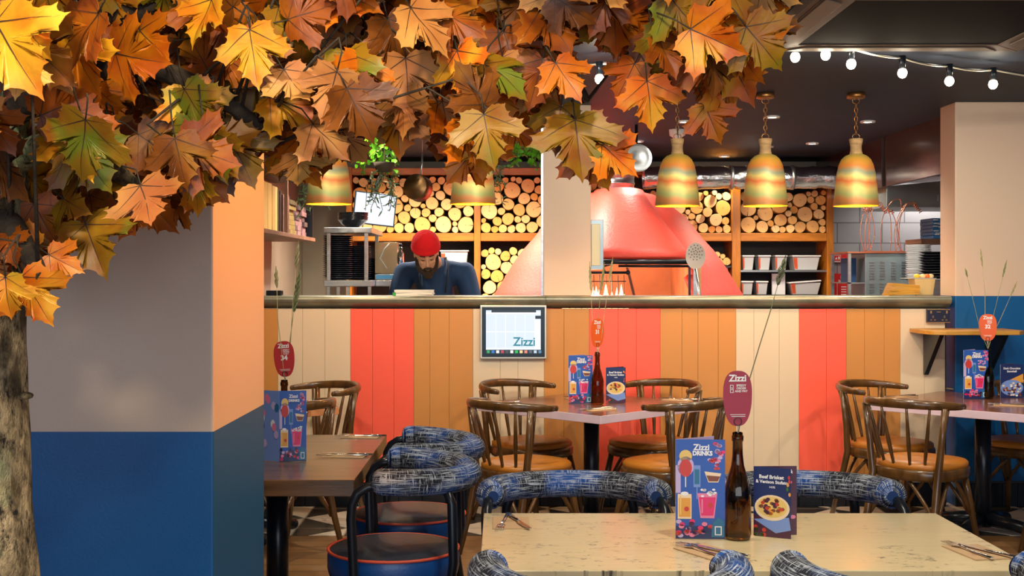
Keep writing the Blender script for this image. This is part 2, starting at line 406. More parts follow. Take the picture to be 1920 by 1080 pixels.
def text2d(s, bold=.0):
    key = (s, bold)
    if key in _tc: return _tc[key]
    cu = bpy.data.curves.new('t', 'FONT'); cu.body = s; cu.size = 1; cu.align_x = 'CENTER'; cu.align_y = 'CENTER'; cu.offset = bold; cu.resolution_u = 3
    o = bpy.data.objects.new('t', cu); COL.objects.link(o); bpy.context.view_layer.update()
    me = bpy.data.meshes.new_from_object(o.evaluated_get(bpy.context.evaluated_depsgraph_get()))
    r = ([tuple(v.co)[:2] for v in me.vertices], [tuple(p.vertices) for p in me.polygons])
    bpy.data.objects.remove(o); bpy.data.curves.remove(cu); bpy.data.meshes.remove(me); _tc[key] = r
    return r
class Art:                                   # flat printed matter: coloured shapes on a panel of an MB
    def __init__(s, mb, O, U, V, Nn, off=.0004):
        s.mb = mb; s.O = Vector(O); s.U = Vector(U).normalized(); s.V = Vector(V).normalized(); s.N = Vector(Nn).normalized(); s.off = off
    def pt(s, u, v, l): return s.O+s.U*u+s.V*v+s.N*s.off*l
    def poly(s, pts, m, l=1):
        s.mb.add([s.pt(u,v,l) for u,v in pts], [tuple(range(len(pts)))], m)
    def rect(s, u0, v0, u1, v1, m, l=1): s.poly([(u0,v0),(u1,v0),(u1,v1),(u0,v1)], m, l)
    def ell(s, cu, cv, ru, rv, m, l=1, n=14): s.poly([(cu+ru*math.cos(2*math.pi*i/n), cv+rv*math.sin(2*math.pi*i/n)) for i in range(n)], m, l)
    def text(s, t, cu, cv, size, m, l=2, bold=.02, sx=1.0):
        vs, fs = text2d(t, bold)
        s.mb.add([s.pt(cu+x*size*sx, cv+y*size, l) for x, y in vs], fs, m)

# ================================================================ the setting
D = 7.88                                      # front plane of the kitchen counter
def X(px, d=D): return (px-CX)/F*d
def Z(py, d=D): return H-(py-CY)/F*d
struct('floor', MB().box(-3.4,4.6,-3.5,7.02,-.1,0,M['planks']))
struct('trim_1', MB().box(-3.4,4.6,7.0,12.2,-.1,.002,M['tiles']))
struct('ceiling', MB().box(-3.4,4.6,-3.5,12.2,CEIL,CEIL+.15,M['ceilpaint']))
PX0, PX1, PY0, PY1 = -3.2, X(400,3.21), 3.21, 3.90
struct('wall_left', MB().box(PX0,PX1,PY0,PY1,0,CEIL,M['pillarpaint']), bevel=.006)
struct('wall_far_left', MB().box(-3.4,-3.2,-3.5,12.2,0,CEIL,M['wallpaint']))
struct('wall_right', MB().box(2.915,4.6,7.88,8.15,0,CEIL,M['wallpaint']), bevel=.006)
struct('wall_far_right', MB().box(4.5,4.6,-3.5,7.88,0,CEIL,M['wallpaint']))
struct('wall_kitchen_right', MB().box(4.5,4.6,8.15,12.2,0,CEIL,M['block']))
struct('wall_kitchen_left', MB().box(-2.1,-1.95,7.95,12.2,0,CEIL,M['greige']))
struct('wall_back', MB().box(-2.1,3.12,12.05,12.2,0,CEIL,M['greige']).box(3.12,4.6,12.05,12.2,0,CEIL,M['block']))
struct('wall_middle', MB().box(X(1019,8.02),X(1108,8.02),8.02,8.27,1.352,CEIL,M['creampaint']), bevel=.004)
struct('trim_2', MB().box(X(1019,8.02)-.016,X(1019,8.02)-.001,8.012,8.05,1.352,CEIL,M['steel']))
b = MB()
for i in range(17): b.box(2.915+i*.1,2.915+i*.1+.096,7.865,7.879,.003,.15,M['black'])
struct('baseboard_right', b.box(2.915,4.5,7.87,7.8795,.15,.165,M['ink']), bevel=.002)
# dark glazed screen hanging over the kitchen's right side
struct('trim_3', MB().box(3.09,3.12,8.2,12.04,2.2,CEIL,M['maroon']).box(3.075,3.089,9.9,9.925,2.2,CEIL,M['ink']))

# ---------------------------------------------------------------- counter
cn = thing('kitchen_counter', 'long open kitchen counter clad in ochre, cream and coral striped vertical boards', 'counter', (0,D,0))
ST = [(440,521,(200,128,50)),(521,657,(216,196,176)),(657,776,(255,92,76)),(776,887,(200,130,70)),(887,1020,(206,186,164)),(1020,1105,(214,142,72)),(1105,1238,(255,92,62)),(1238,1380,(206,136,66)),(1380,1498,(222,190,144)),(1498,1587,(255,92,56)),(1587,1688,(198,128,58)),(1688,1772,(216,184,138))]
nm = {200:'ochre',216:'cream',255:'coral'}
rng = random.Random(3)
for (a, b_, c) in ST:
    kind = 'coral' if c[0] == 255 else ('cream' if c[2] > 100 else 'ochre')
    tone = {'coral':(255,100,76),'cream':(224,204,174),'ochre':(206,142,72)}[kind]
    m = mat('painted_board_'+kind, srgb(*tone), .42, nz=(1.2,.04), bump=(60,.04))
    mb = MB(); x0, x1 = X(a), X(b_); n = max(1, round((x1-x0)/.135)); cuts = [x0]
    for i in range(1, n): cuts.append(x0+(x1-x0)*(i+rng.uniform(-.22,.22))/n)
    cuts.append(x1)
    for i in range(n): mb.box(cuts[i]+.0006,cuts[i+1]-.0006,0,.02,.155,1.27,m)
    o = mb.build('stripe_panel', cn, bevel=.001); o['label'] = kind+' painted boards'
MB().box(X(430),X(1776),.021,.09,.0,1.27,M['ink']).build('carcass', cn)
b = MB(); x = X(440)
while x < X(1770): b.box(x,min(x+.148,X(1772)),-.012,.02,.003,.150,M['black']); x += .151
b.build('plinth_tiles', cn, bevel=.002)
prof = [(.62,0),(.62,-.075),(.05,-.075),(.03,-.062),(.008,-.052),(-.012,-.04),(-.022,-.02),(-.02,-.006),(-.008,.002),(.012,.004)]
b = MB(); x0, x1 = X(430,7.83), X(1786,7.83); vs = []; xs = [x0, X(1024,7.83)-.001, X(1024,7.83)+.001, x1]
for k, xx in enumerate(xs): vs += [(xx, y, z+1.348) for y, z in prof]
n = len(prof); fs = []
for k in (0, 2):
    for i in range(n): fs.append((k*n+i, k*n+(i+1)%n, (k+1)*n+(i+1)%n, (k+1)*n+i))
    fs += [tuple(range(k*n,k*n+n))[::-1], tuple(range((k+1)*n,(k+2)*n))]
b.add([(v[0], v[1]-.02+.0, v[2]) for v in vs], fs, M['pewter'], True)
o = b.build('counter_top', loc=(0,D-.0,0), bevel=0); o.modifiers.new('es','EDGE_SPLIT').split_angle = R(50)
tag(o, 'pewter coloured bullnose counter top above the striped boards', 'worktop')

# ---------------------------------------------------------------- log shelving
YS = 11.5
sh = thing('log_shelving', 'amber timber shelving frame across the kitchen back wall', 'shelving', (0,YS,0))
for a, b_ in ((649,660),(889,901),(1131,1143),(1372,1388),(1550,1562)):
    MB().box(X(a,YS),X(b_,YS),-.02,.40,0,2.50,M['shelfwoodv']).build('upright', sh, bevel=.003)
for a, b_ in ((660,889),(901,1131),(1143,1372),(1388,1550)):
    MB().box(X(a,YS)+.001,X(b_,YS)-.001,-.012,.40,Z(452,YS),Z(437,YS),M['shelfwood']).build('beam', sh, bevel=.003)
    MB().box(X(a,YS)+.001,X(b_,YS)-.001,-.012,.40,2.425,2.49,M['shelfwood']).build('beam', sh, bevel=.003)
MB().box(X(655,YS),X(1556,YS),.401,.43,0,2.5,M['board']).build('back_board', sh)
MB().box(X(1388,YS)+.001,X(1550,YS)-.001,.0,.40,Z(510,YS),Z(506.5,YS),M['steel']).build('inner_shelf', sh)
MB().box(X(1388,YS)+.001,X(1550,YS)-.001,.0,.40,Z(556,YS),Z(553,YS),M['board']).build('inner_shelf', sh)
MB().box(X(903,YS)+.001,X(1131,YS)-.001,.0,.40,Z(600,YS),Z(596,YS),M['board']).build('inner_shelf', sh)
MB().box(X(660,YS)+.001,X(889,YS)-.001,.0,.40,Z(520,YS),Z(516,YS),M['board']).build('inner_shelf', sh)
MB().box(X(1143,YS)+.001,X(1372,YS)-.001,.0,.40,Z(502,YS),Z(498,YS),M['board']).build('inner_shelf', sh)
def pack(x0, x1, z0, z1, seed, rmin=.031, rmax=.080, keep=None, top=None):
    rg = random.Random(seed); C = []
    fits = lambda c: x0+c[2] <= c[0]+1e-6 and c[0] <= x1-c[2]+1e-6 and c[1] >= z0+c[2]-1e-6 and c[1]+c[2] <= (top(c[0]) if top else z1) and all((c[0]-d[0])**2+(c[1]-d[1])**2 >= (c[2]+d[2]-1e-4)**2 for d in C)
    fail = 0
    while fail < 26 and len(C) < 160:
        r = rmin+(rmax-rmin)*rg.random()**1.35 if fail < 10 else rmin*(1.0 if fail < 18 else .78)
        cand = [(x0+r, z0+r, r), (x1-r, z0+r, r)]
        for i, a in enumerate(C):
            if z1-a[1] < 0: continue
            ra = a[2]+r
            dz = z0+r-a[1]
            if abs(dz) < ra: q = math.sqrt(ra*ra-dz*dz); cand += [(a[0]+q, z0+r, r), (a[0]-q, z0+r, r)]
            for wx in (x0+r, x1-r):
                dx = wx-a[0]
                if abs(dx) < ra: cand.append((wx, a[1]+math.sqrt(ra*ra-dx*dx), r))
            for b in C[max(0,i-45):i]:
                dx, dy = b[0]-a[0], b[1]-a[1]; dd = math.hypot(dx, dy); rb = b[2]+r
                if dd > ra+rb or dd < 1e-5: continue
                t = (ra*ra-rb*rb+dd*dd)/(2*dd); h2 = ra*ra-t*t
                if h2 < 0: continue
                h = math.sqrt(h2)
                for sg in (1,-1): cand.append((a[0]+t*dx/dd-sg*h*dy/dd, a[1]+t*dy/dd+sg*h*dx/dd, r))
        cand.sort(key=lambda c: c[1]+rg.random()*.01)
        for c in cand:
            if fits(c): C.append(c); fail = 0; break
        else: fail += 1
    return [c for c in C if keep is None or keep(c)]
LOGV = []
for k in range(6):
    rg = random.Random(50+k); n = 18; mb = MB(); ph = [rg.uniform(0,6.28) for _ in range(3)]
    rad = [1+.035*math.sin(2*2*math.pi*j/n+ph[0])+.025*math.sin(3*2*math.pi*j/n+ph[1]) for j in range(n)]
    ring = lambda q, y: [(math.cos(2*math.pi*j/n)*rad[j]*q, y, math.sin(2*math.pi*j/n)*rad[j]*q) for j in range(n)]
    vs = ring(.93, 0)+ring(.955, .0004)+ring(.985,.006)+ring(.985,.33)
    mb.add(vs[:n], [tuple(range(n))], M['logface'])
    mb.add(vs, [(i*n+j, i*n+(j+1)%n, (i+1)*n+(j+1)%n, (i+1)*n+j) for i in range(3) for j in range(n)], M['logbark'], True)
    if k in (1,4):                                     # a drying crack
        a = rg.uniform(0,6.28); c, s_ = math.cos(a), math.sin(a)
        mb.add([(c*.12,-.0008,s_*.12),(c*.9-s_*.05,-.0008,s_*.9+c*.05),(c*.9+s_*.05,-.0008,s_*.9-c*.05)], [(0,1,2)], M['ink'])
    LOGV.append(mb)
LOGM = []
ORD = ['first','second','third','fourth','fifth','sixth','seventh','eighth','ninth','tenth','eleventh','twelfth','thirteenth','fourteenth','fifteenth','sixteenth','seventeenth','eighteenth','nineteenth','twentieth','twenty first','twenty second']
ROW = ['lowest','second lowest','third lowest','fourth lowest','fifth lowest','sixth lowest','highest']
def place_logs(circs, label, group, seed):
    rg = random.Random(seed); made = []; z0_ = min(c[1]-c[2] for c in circs)
    for (x, z, r) in circs:
        k = rg.randrange(6)
        if len(LOGM) <= k or LOGM[k] is None:
            while len(LOGM) <= k: LOGM.append(None)
            o = LOGV[k].build('log'); LOGM[k] = o
        else: o = LOGM[k].copy(); COL.objects.link(o)
        o.location = (x, YS+.004+rg.uniform(0,.035), z); o.scale = (r, 1, r); o.rotation_euler = (0, rg.choice((0,1,2,3))*math.pi/2, 0)
        made.append((x,z,r,o))
    zs = sorted({int((m_[1]-z0_)/.105) for m_ in made})
    for q in zs:
        row = sorted([m_ for m_ in made if int((m_[1]-z0_)/.105) == q], key=lambda m_: m_[0])
        for i, (x, z, r, o) in enumerate(row): tag(o, '%s sawn log, %s from left in %s row, %s' % ('large' if r > .06 else 'medium' if r > .042 else 'small', ORD[i], ROW[min(q,6)], label), 'log', group)
xr = lambda a, b_, y0, y1: (X(a,YS)+.002, X(b_,YS)-.002, Z(y1,YS)+.001, Z(y0,YS))
place_logs(pack(*xr(660,889,330,437), 11), 'bay behind the cook', 'logs in the upper bay behind the cook', 1)
place_logs(pack(*xr(901,1131,330,437), 12, keep=lambda c: not X(1030,YS) < c[0] < X(1098,YS)), 'upper bay beside the pillar', 'logs in the upper bay beside the middle pillar', 2)
place_logs(pack(*xr(1143,1372,356,437), 13, keep=lambda c: c[0] > X(1215,YS)), 'bay right of the oven', 'logs in the upper bay right of the oven', 3)
place_logs(pack(*xr(1388,1550,356,437), 14), 'bay over the tubs', 'logs in the rightmost upper bay', 4)
place_logs(pack(*xr(901,1131,463,596), 15, keep=lambda c: c[0] < X(1000,YS) and c[1] > Z(568,YS)), 'low bay left of oven', 'logs in the lower bay left of the oven', 5)
place_logs(pack(X(1290,YS),X(1372,YS)-.002,Z(498,YS)+.001,Z(462,YS), 16, rmax=.06, keep=lambda c: c[0] > X(1318,YS), top=lambda x: Z(468,YS)-(x-X(1335,YS))*.3), 'heap right of oven', 'small logs heaped right of the oven', 6)

# ---------------------------------------------------------------- pizza oven
OX, OY = .965, 10.2
ov = thing('pizza_oven', 'coral rendered domed pizza oven with flared hood over a lit mouth', 'oven', (OX,OY,0))
prof = [(1.12,0),(1.12,.9),(1.09,1.15),(1.03,1.32),(.95,1.446),(.87,1.58),(.79,1.69),(.70,1.79),(.57,1.957),(.44,2.06),(.30,2.15),(.14,2.19)]
pf = []
for i in range(len(prof)-1):
    for t in range(3): pf.append(tuple(prof[i][k]+(prof[i+1][k]-prof[i][k])*t/3 for k in (0,1)))
pf.append(prof[-1]); n = 72; vs = []; fs = []
for r, z in pf:
    for j in range(n): a = 2*math.pi*j/n; vs.append((r*math.cos(a), r*math.sin(a), z))
for i in range(len(pf)-1):
    for j in range(n):
        q = [i*n+j, i*n+(j+1)%n, (i+1)*n+(j+1)%n, (i+1)*n+j]; c = sum((Vector(vs[t]) for t in q), Vector())/4
        if abs(c.x) < .5 and c.y < 0 and 1.12 < c.z < 1.60: continue
        fs.append(q)
o = MB().add(vs, fs, M['coral'], True).build('dome', ov); sm = o.modifiers.new('s','SOLIDIFY'); sm.thickness = .05; sm.offset = -1
b = MB(); rows = []; K = 22
for t in range(9):
    q = t/8; z = 2.16-.56*q; hw = .17+.34*q**1.05; yf = -(.36+.80*q**.9); ex = 2.0+1.4*q
    row = []
    for j in range(K+1):
        a = math.pi*j/K; cx = math.cos(a); sy = math.sin(a)
        row.append((hw*math.copysign(abs(cx)**(2/ex), cx), -.10+(yf+.10)*abs(sy)**(2/ex), z))
    rows.append(row)
vs = sum(rows, []); fs = [(i*(K+1)+j, i*(K+1)+j+1, (i+1)*(K+1)+j+1, (i+1)*(K+1)+j) for i in range(8) for j in range(K)]
o = b.add(vs, fs, M['coral'], True).build('hood', ov); sm = o.modifiers.new('s','SOLIDIFY'); sm.thickness = .035; sm.offset = 1
stone = mat('hearth_stone', srgb(214,160,110), .8, nz=(4,.25))
b = MB(); b.box(-.52,.52,.55,.60,1.0,1.75,stone).box(-.56,-.52,-.85,.6,1.0,1.62,stone).box(.52,.56,-.85,.6,1.0,1.62,stone).box(-.56,.56,-.95,.6,1.0,1.14,stone)
b.box(.02,.035,.53,.549,1.1,1.7,M['ink'], Matrix.Translation((.2,0,1.3)) @ Matrix.Rotation(R(-14),4,'Y') @ Matrix.Translation((-.03,0,-1.4)))
b.build('oven_chamber', ov)
b = MB().tube([(-.50,-1.16,1.585),(.50,-1.16,1.585)], .020, M['black'], 10).tube([(-.10,-1.13,1.553),(.50,-1.13,1.553)], .010, M['black'], 8).box(.455,.485,-1.14,-1.10,1.0,1.58,M['steel']).box(.425,.440,-1.10,-1.07,1.0,1.57,M['black'])
b.tube([(-.46,-1.14,1.505),(-.04,-1.14,1.505)], .010, M['black'], 8).ball((-.03,-1.14,1.505), .018, M['black'], 8).tube([(-.2,-1.14,1.505),(-.21,-1.14,1.55),(-.15,-1.14,1.57)], .008, M['black'], 6)
b.build('mouth_rail', ov)
b = MB()
for i in range(10): x = -.46+i*.045; b.tube([(x,-1.10,1.15),(x,-1.10,1.49)], .0028, M['black'], 5)
for z in (1.2,1.32,1.44): b.tube([(-.47,-1.10,z),(-.04,-1.10,z)], .0035, M['black'], 5)
b.build('fire_basket', ov)
flame = mat('flame', (1,.5,.2), .5, emit=((1,.70,.40), 3.2)); b = MB(); rg = random.Random(5)
for i in range(22):
    x = -.47+i*.022; h = rg.uniform(.14,.28); y = -.6+rg.uniform(-.1,.1)
    b.lathe([(.001,0),(.030,.03),(.036,.07),(.022,h*.6),(.008,h*.85),(.0005,h)], flame, 8, (x,y,1.15))
b.build('fire', ov)
light('POINT', 'oven_fire_glow', (OX-.25,OY-.5,1.42), 24, (1,.86,.70), shadow_soft_size=.08)
b = MB().lathe([(.14,2.17),(.14,2.235),(.145,2.24),(.145,2.25),(.14,2.255),(.14,2.30),(.145,2.305),(.145,2.312),(.14,2.318),(.14,2.36),(.13,2.37)], M['steel'], 28)
b.lathe([(.128,2.365),(.128,2.598)], M['steel_blue'], 24)
b.build('flue', ov)
# work lamp disc beside the flue
pL = P(1195,297,9.0)
t = thing('work_lamp', 'round pale metal lamp dish turned to the room above the oven flue', 'lamp', pL)
TT = Matrix.Rotation(R(78),4,'X') @ Matrix.Rotation(R(0),4,'Z')
MB().lathe([(.001,.03),(.035,.032),(.04,.02),(.075,.015),(.08,.02),(.105,.02),(.107,.014),(.10,0),(.05,-.03),(.001,-.045)], mat('dish_metal', (.42,.46,.48), .45, .2), 28, T=Matrix.Rotation(R(80),4,'X')).build('dish', t)
MB().tube([(0,.03,0),(0,.07,.05),(0,.07,2.598-pL.z)], .012, M['black'], 8).build('stem', t)
# duct
b = MB(); pts = []; rr = []; rg = random.Random(8); x = 1.28
while x < 3.06: pts.append((x,11.05,2.365+rg.uniform(-.004,.004))); rr.append(.10+rg.uniform(-.007,.007)); x += .045
b.tube(pts, rr, M['foil'], 28, caps=False)
for xx in (2.05,2.2,2.6): b.tube([(xx,11.05,2.365),(xx+.03,11.05,2.365)], .112, M['steel'], 28)
tag(b.build('air_duct'), 'crinkled silver foil duct running over the log shelves', 'duct')
b = MB(); b.tube([(3.14,11.0,2.40),(3.6,11.05,2.42),(4.4,11.1,2.42)], [.10,.11,.11], M['foil'], 20)
tag(b.build('air_duct'), 'shiny duct end showing below the dark glazed screen near the right pillar', 'duct')
# steel canopy
t = thing('extraction_canopy', 'blue grey steel extraction canopy beside the right pillar', 'canopy', (3.14,10.0,2.04))
MB().prism([(0,0),(1.3,0),(1.3,.30),(0,.17)],0,-.7,M['steel_blue'],Matrix.Rotation(R(90),4,'X')).build('canopy_body', t, bevel=.004)
MB().box(.42,.60,-.012,-.001,.05,.10,M['steel']).build('vent_plate', t)
# ---------------------------------------------------------------- ceiling things
def downlight(p, label):
    t = thing('ceiling_downlight', label, 'downlight', (p[0],p[1],CEIL-.001))
    MB().lathe([(.034,-.010),(.052,-.011),(.054,0)], M['lampwhite'], 20).build('trim_ring', t)
    MB().lathe([(.001,-.006),(.033,-.006)], M['spotglow'], 16).build('lens', t)
KL = ['round white kitchen ceiling downlight beside the rightmost pendant','round white kitchen ceiling downlight between the two rightmost pendants','round white kitchen ceiling downlight left of the middle right hand pendant','round white kitchen ceiling downlight beside the pendant nearest the oven','round white kitchen ceiling downlight above the oven flue','round white kitchen ceiling downlight behind the middle pillar','round white kitchen ceiling downlight above the herb pots','round white kitchen ceiling downlight above the red hatted cook','round white kitchen ceiling downlight above the tilted screen','round white ceiling downlight close to the right pillar']
KL += ['added warm downlight over the log bays at left','added warm downlight over the log bays behind the cook','added warm downlight in front of the logs by the pillar','added warm downlight over the rightmost log bay','added warm downlight over the steel rack end of the counter','added warm downlight over the counter by the middle pillar']
for p, l in zip(KS, KL): downlight(p, l)
for i, (x, y) in enumerate(DINING_FILLS): downlight((x,y), 'added dining room ceiling downlight hidden above the foliage and tables')  # fittings for the added fill spots
for o in [o for o in COL.objects if o.get('label') == 'added dining room ceiling downlight hidden above the foliage and tables']: o['group'] = 'added dining room downlights'
def pendant(name_label, px, d):
    x = (px-CX)/F*d
    t = thing('pendant_lamp', name_label, 'lamp', (x,d,CEIL-.001), group='patinated pendants over the counter')
    MB().lathe([(.001,-.034),(.045,-.034),(.055,-.030),(.055,-.004),(.05,0)], M['brass'], 24).build('ceiling_rose', t)
    z1, z0 = Z(260,7.5)-CEIL, Z(288,7.5)-CEIL
    b = MB(); z = -.034; k = 0; L_ = (z+.034)-(-.034)
    zz = -.034; nL = 9; st = (z1-zz)/nL
    for i in range(nL):
        c = zz+st*(i+.5); big = i in (0, nL-1); rx = .022 if big else .010; rz = abs(st)*.62
        pts = [((rx*math.cos(a) if i%2 == 0 else 0), (0 if i%2 == 0 else rx*math.cos(a)), c+rz*math.sin(a)) for a in [2*math.pi*q/12 for q in range(12)]]
        b.tube(pts, .0028, M['brass'], 5, closed=True)
    b.tube([(0.004,0.004,-.03),(0.004,-.004,z1)], .002, M['ink'], 4)
    b.build('chain', t)
    MB().lathe([(.001,z1),(.040,z1),(.041,z1-.01),(.034,z1-.045),(.034,z0+.02),(.040,z0-.004)], M['hemp'], 20).build('rope_neck', t)
    zb = Z(386,7.5)-CEIL; h = z0-zb; o = MB()
    pr = [(.136,0),(.135,.02),(.128,.08),(.122,.14),(.115,.20),(.104,.25),(.088,.285),(.066,.306),(.042,.316),(.03,.32)]
    pr = [(r, q*h/.32) for r, q in pr]
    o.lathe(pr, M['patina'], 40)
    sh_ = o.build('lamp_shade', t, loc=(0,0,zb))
    MB().lathe([(r-.003, q+ (.0 if i == 0 else -.003)) for i, (r, q) in enumerate(pr)], M['shadein'], 40).lathe([(.133,0),(.1375,-.002),(.136,.004)], M['shadein'], 40).build('shade_lining', t, loc=(0,0,zb))
    MB().ball((0,0,zb+.12), .035, M['bulbglow'], 12).tube([(0,0,zb+.15),(0,0,zb+h)], .014, M['black'], 8).build('bulb', t)
    light('POINT', 'pendant_glow', (x,d,CEIL+zb+.06), 8, (1,.66,.28), shadow_soft_size=.03)
for (px, d), l in zip(PEND, ['banded copper pendant nearest the oven flue','banded copper pendant in the middle of the three on the right','banded copper pendant nearest the right pillar','banded copper pendant hanging just left of the middle pillar','banded copper pendant hanging in the leaves above the plate rack']):
    pendant(l, px, d)
# festoon lights
def festoon(pts, bulbs, label):
    t = thing('festoon_string', label, 'string lights', pts[0])
    o0 = Vector(pts[0]); q = []
    for a, b_ in zip(pts[:-1], pts[1:]):
        for i in range(8): u = i/8; v = Vector(a).lerp(Vector(b_), u); v.z -= .012*4*u*(1-u); q.append(v-o0)
    q.append(Vector(pts[-1])-o0)
    MB().tube(q, .005, M['silverframe'], 6).tube([v+Vector((0,.02,.012)) for v in q], .003, M['black'], 5).build('cable', t)
    for p in bulbs:
        v = Vector(p)-o0
        s_ = MB().tube([(v.x,v.y,v.z+.018),(v.x,v.y,min(v.z+.085,2.597-o0.z))], [.015,.019], M['black'], 10).build('socket', t)
        MB().ball(v, (.023,.023,.026), M['bulbglow'], 12).build('bulb', t)
        light('POINT', 'festoon_glow', p, 4.5, (1,.84,.6), shadow_soft_size=.03)
fb = [(X(px,d),d,Z(py,d)) for px, py, d in ((1548,103,5.84),(1596,120,5.92),(1692,137,6.05),(1780,152,6.2),(1862,158,6.35))]
top = lambda p: (p[0], p[1], min(p[2]+.075, 2.588))
festoon([top(fb[0]), top(fb[1]), top(fb[2]), top(fb[3]), top(fb[4]), (3.3,6.7,2.53)], fb, 'string of five glowing bulbs descending to the right under the ceiling')
f2 = [(X(1491,5.88),5.88,Z(107,5.88)), (X(1124,6.1),6.1,Z(148,6.1))]
festoon([(X(1530,5.84),5.84,2.585), top(f2[0]), (X(1300,6.0),6.0,2.56), top(f2[1]), (X(1000,6.3),6.3,2.57)], f2, 'string of glowing bulbs crossing behind the maple leaves')
# ceiling cassette
t = thing('air_conditioning_cassette', 'square dark ceiling air conditioning cassette above the string lights', 'air conditioner', (1.83,5.2,CEIL-.001))
fr = mat('cassette_frame', srgb(128,116,106), .6, spec=.2)
for k in range(4):
    T = Matrix.Rotation(k*math.pi/2,4,'Z'); hx, hy = .62,.56
    b = MB(); b.prism([(-.62,-.62),(.62,-.62),(.46,-.46),(-.46,-.46)], -.05, -.0, fr, T)
    b.build('frame_side', t, bevel=.003)
    MB().prism([(-.50,-.585),(.50,-.585),(.42,-.50),(-.42,-.50)], -.056, -.051, mat('cassette_flap', srgb(150,138,126), .6, spec=.2), T).build('air_flap', t, bevel=.002)
    MB().prism([(-.51,-.600),(.51,-.600),(.505,-.592),(-.505,-.592)], -.053, -.0505, M['ink'], T).build('air_slot', t)
MB().box(-.46,.46,-.46,.46,-.046,-.0,mat('cassette_grille', (.010,.010,.014), .8, spec=.05)).build('grille', t)
# smoke sensor
p = G(1270,243,CEIL); t = MB().lathe([(.001,-.09),(.03,-.09),(.034,-.06),(.06,-.045),(.065,0)], M['lampwhite'], 20).build('smoke_detector', loc=(p.x,p.y,CEIL-.001)); tag(t, 'white smoke detector on the kitchen ceiling behind a pendant chain', 'smoke detector')

# ---------------------------------------------------------------- counter things, right side
CT = 1.352
pz = mat('socket_navy', srgb(26,34,62), .35); bz = mat('socket_brass', srgb(196,160,96), .35, .7)
b = MB(); b.box(-.073,.073,-.028,0,-.043,.043,pz); a = Art(b, (-.073,-.0285,-.043), (1,0,0), (0,0,1), (0,-1,0), .001)
for sx in (0,1):
    q = .037+sx*.073
    for du, dv, ru, rv in ((-.012,.014,.006,.004),(.012,.014,.006,.004),(0,.034,.005,.008)): a.ell(q+du, dv+.003, ru, rv, bz, 1); a.ell(q+du, dv+.003, ru*.55, rv*.55, pz, 2)
    a.rect(q-.018+sx*.028, .058, q-.008+sx*.028, .076, bz, 1)
a.rect(0,.082,.146,.086,bz,1); a.rect(.06,.066,.086,.07,bz,1); a.rect(0,0,.146,.003,bz,1)
tag(b.build('wall_socket', loc=(X(1757),D-.001,Z(592)), bevel=.002), 'navy and brass double wall socket at the right end of the counter', 'socket')
t = thing('wall_shelf', 'narrow ochre wall shelf on dark tapered brackets under the socket', 'shelf', (2.62,7.5,1.12))
MB().prism([(.0,.10),(.03,.03),(.10,0),(.55,0),(.60,.06),(.60,.376),(.30,.376),(.30,.376),(.0,.376)], 0,.026, mat('ochre_shelf_wood', srgb(206,150,60), .4, nz=(4,.2), stretch=(1,9,9))).build('board', t, bevel=.003)
for x in (.10,.50): MB().prism([(.0,0),(.30,0),(.02,-.27),(.0,-.27)], -.014,.014, M['black'], Matrix.Translation((x,.368,-.001)) @ Matrix.Rotation(R(-90),4,'Z') @ Matrix.Rotation(R(90),4,'X')).build('bracket', t, bevel=.002)
# kitchen right
t = thing('steel_oven', 'grey steel oven casing with rows of louvre slits in the kitchen right', 'oven', (X(1622,9.5),9.5,1.0))
MB().box(0,.355,0,.5,0,.655,M['steel_blue']).build('casing', t, bevel=.004)
b = MB()
for c in (.05,.13,.215,.30):
    for r_ in range(16):
        if c > .18 and (r_ < 8 or c > .28 and r_ < 9): continue
        if r_ == 8: continue
        b.box(c-.02,c+.02,-.008,-.001,.27+r_*.021,.276+r_*.021,M['steel'])
b.build('louvres', t)
MB().box(-.14,.365,-.02,.52,.656,.668,M['copper']).build('top_edge', t)
b = MB()
for (x, y) in ((-.13,.0),(-.13,.48)): b.box(x,x+.022,y,y+.022,0,.655,M['steel'])
for z in (.12,.42): b.box(-.13,-.002,.0,.5,z,z+.01,M['steel'])
b.box(-.105,-.04,.1,.3,.43,.62,M['navyshirt']).box(-.10,-.06,.05,.25,.135,.33,M['plastic'])
b.build('side_rack', t)
MB().box(-.18,.40,-.1,.7,-1.0,-.001,M['steel']).build('bench', t)
# copper sprays
t = thing('copper_wire_spray', 'tall arching copper wires with curled tips on the steel oven top', 'ornament', (X(1650,9.5),9.62,1.669))
S = 2300/9.62
def w2(px, py): return Vector(((px-1650)/S, 0, H-(py-CY)/S-1.669))
wires = [[(1632,472),(1624,440),(1628,405),(1640,385)],[(1634,472),(1633,430),(1640,395),(1655,377),(1662,384)],[(1638,472),(1647,440),(1642,405),(1634,388)],[(1640,472),(1636,430),(1644,392),(1658,380),(1664,392)],[(1663,472),(1662,432),(1668,400),(1684,376),(1698,374),(1700,386)],[(1679,472),(1681,440),(1679,405),(1674,390)],[(1690,472),(1687,440),(1692,410),(1706,384),(1722,379),(1732,390)],[(1697,472),(1690,445),(1692,415),(1708,383),(1722,381)],[(1700,472),(1695,440),(1698,408),(1712,384),(1726,384)],[(1689,472),(1694,448),(1690,420),(1680,392)],[(1634,472),(1640,430),(1634,400),(1628,388)]]
rg = random.Random(2)
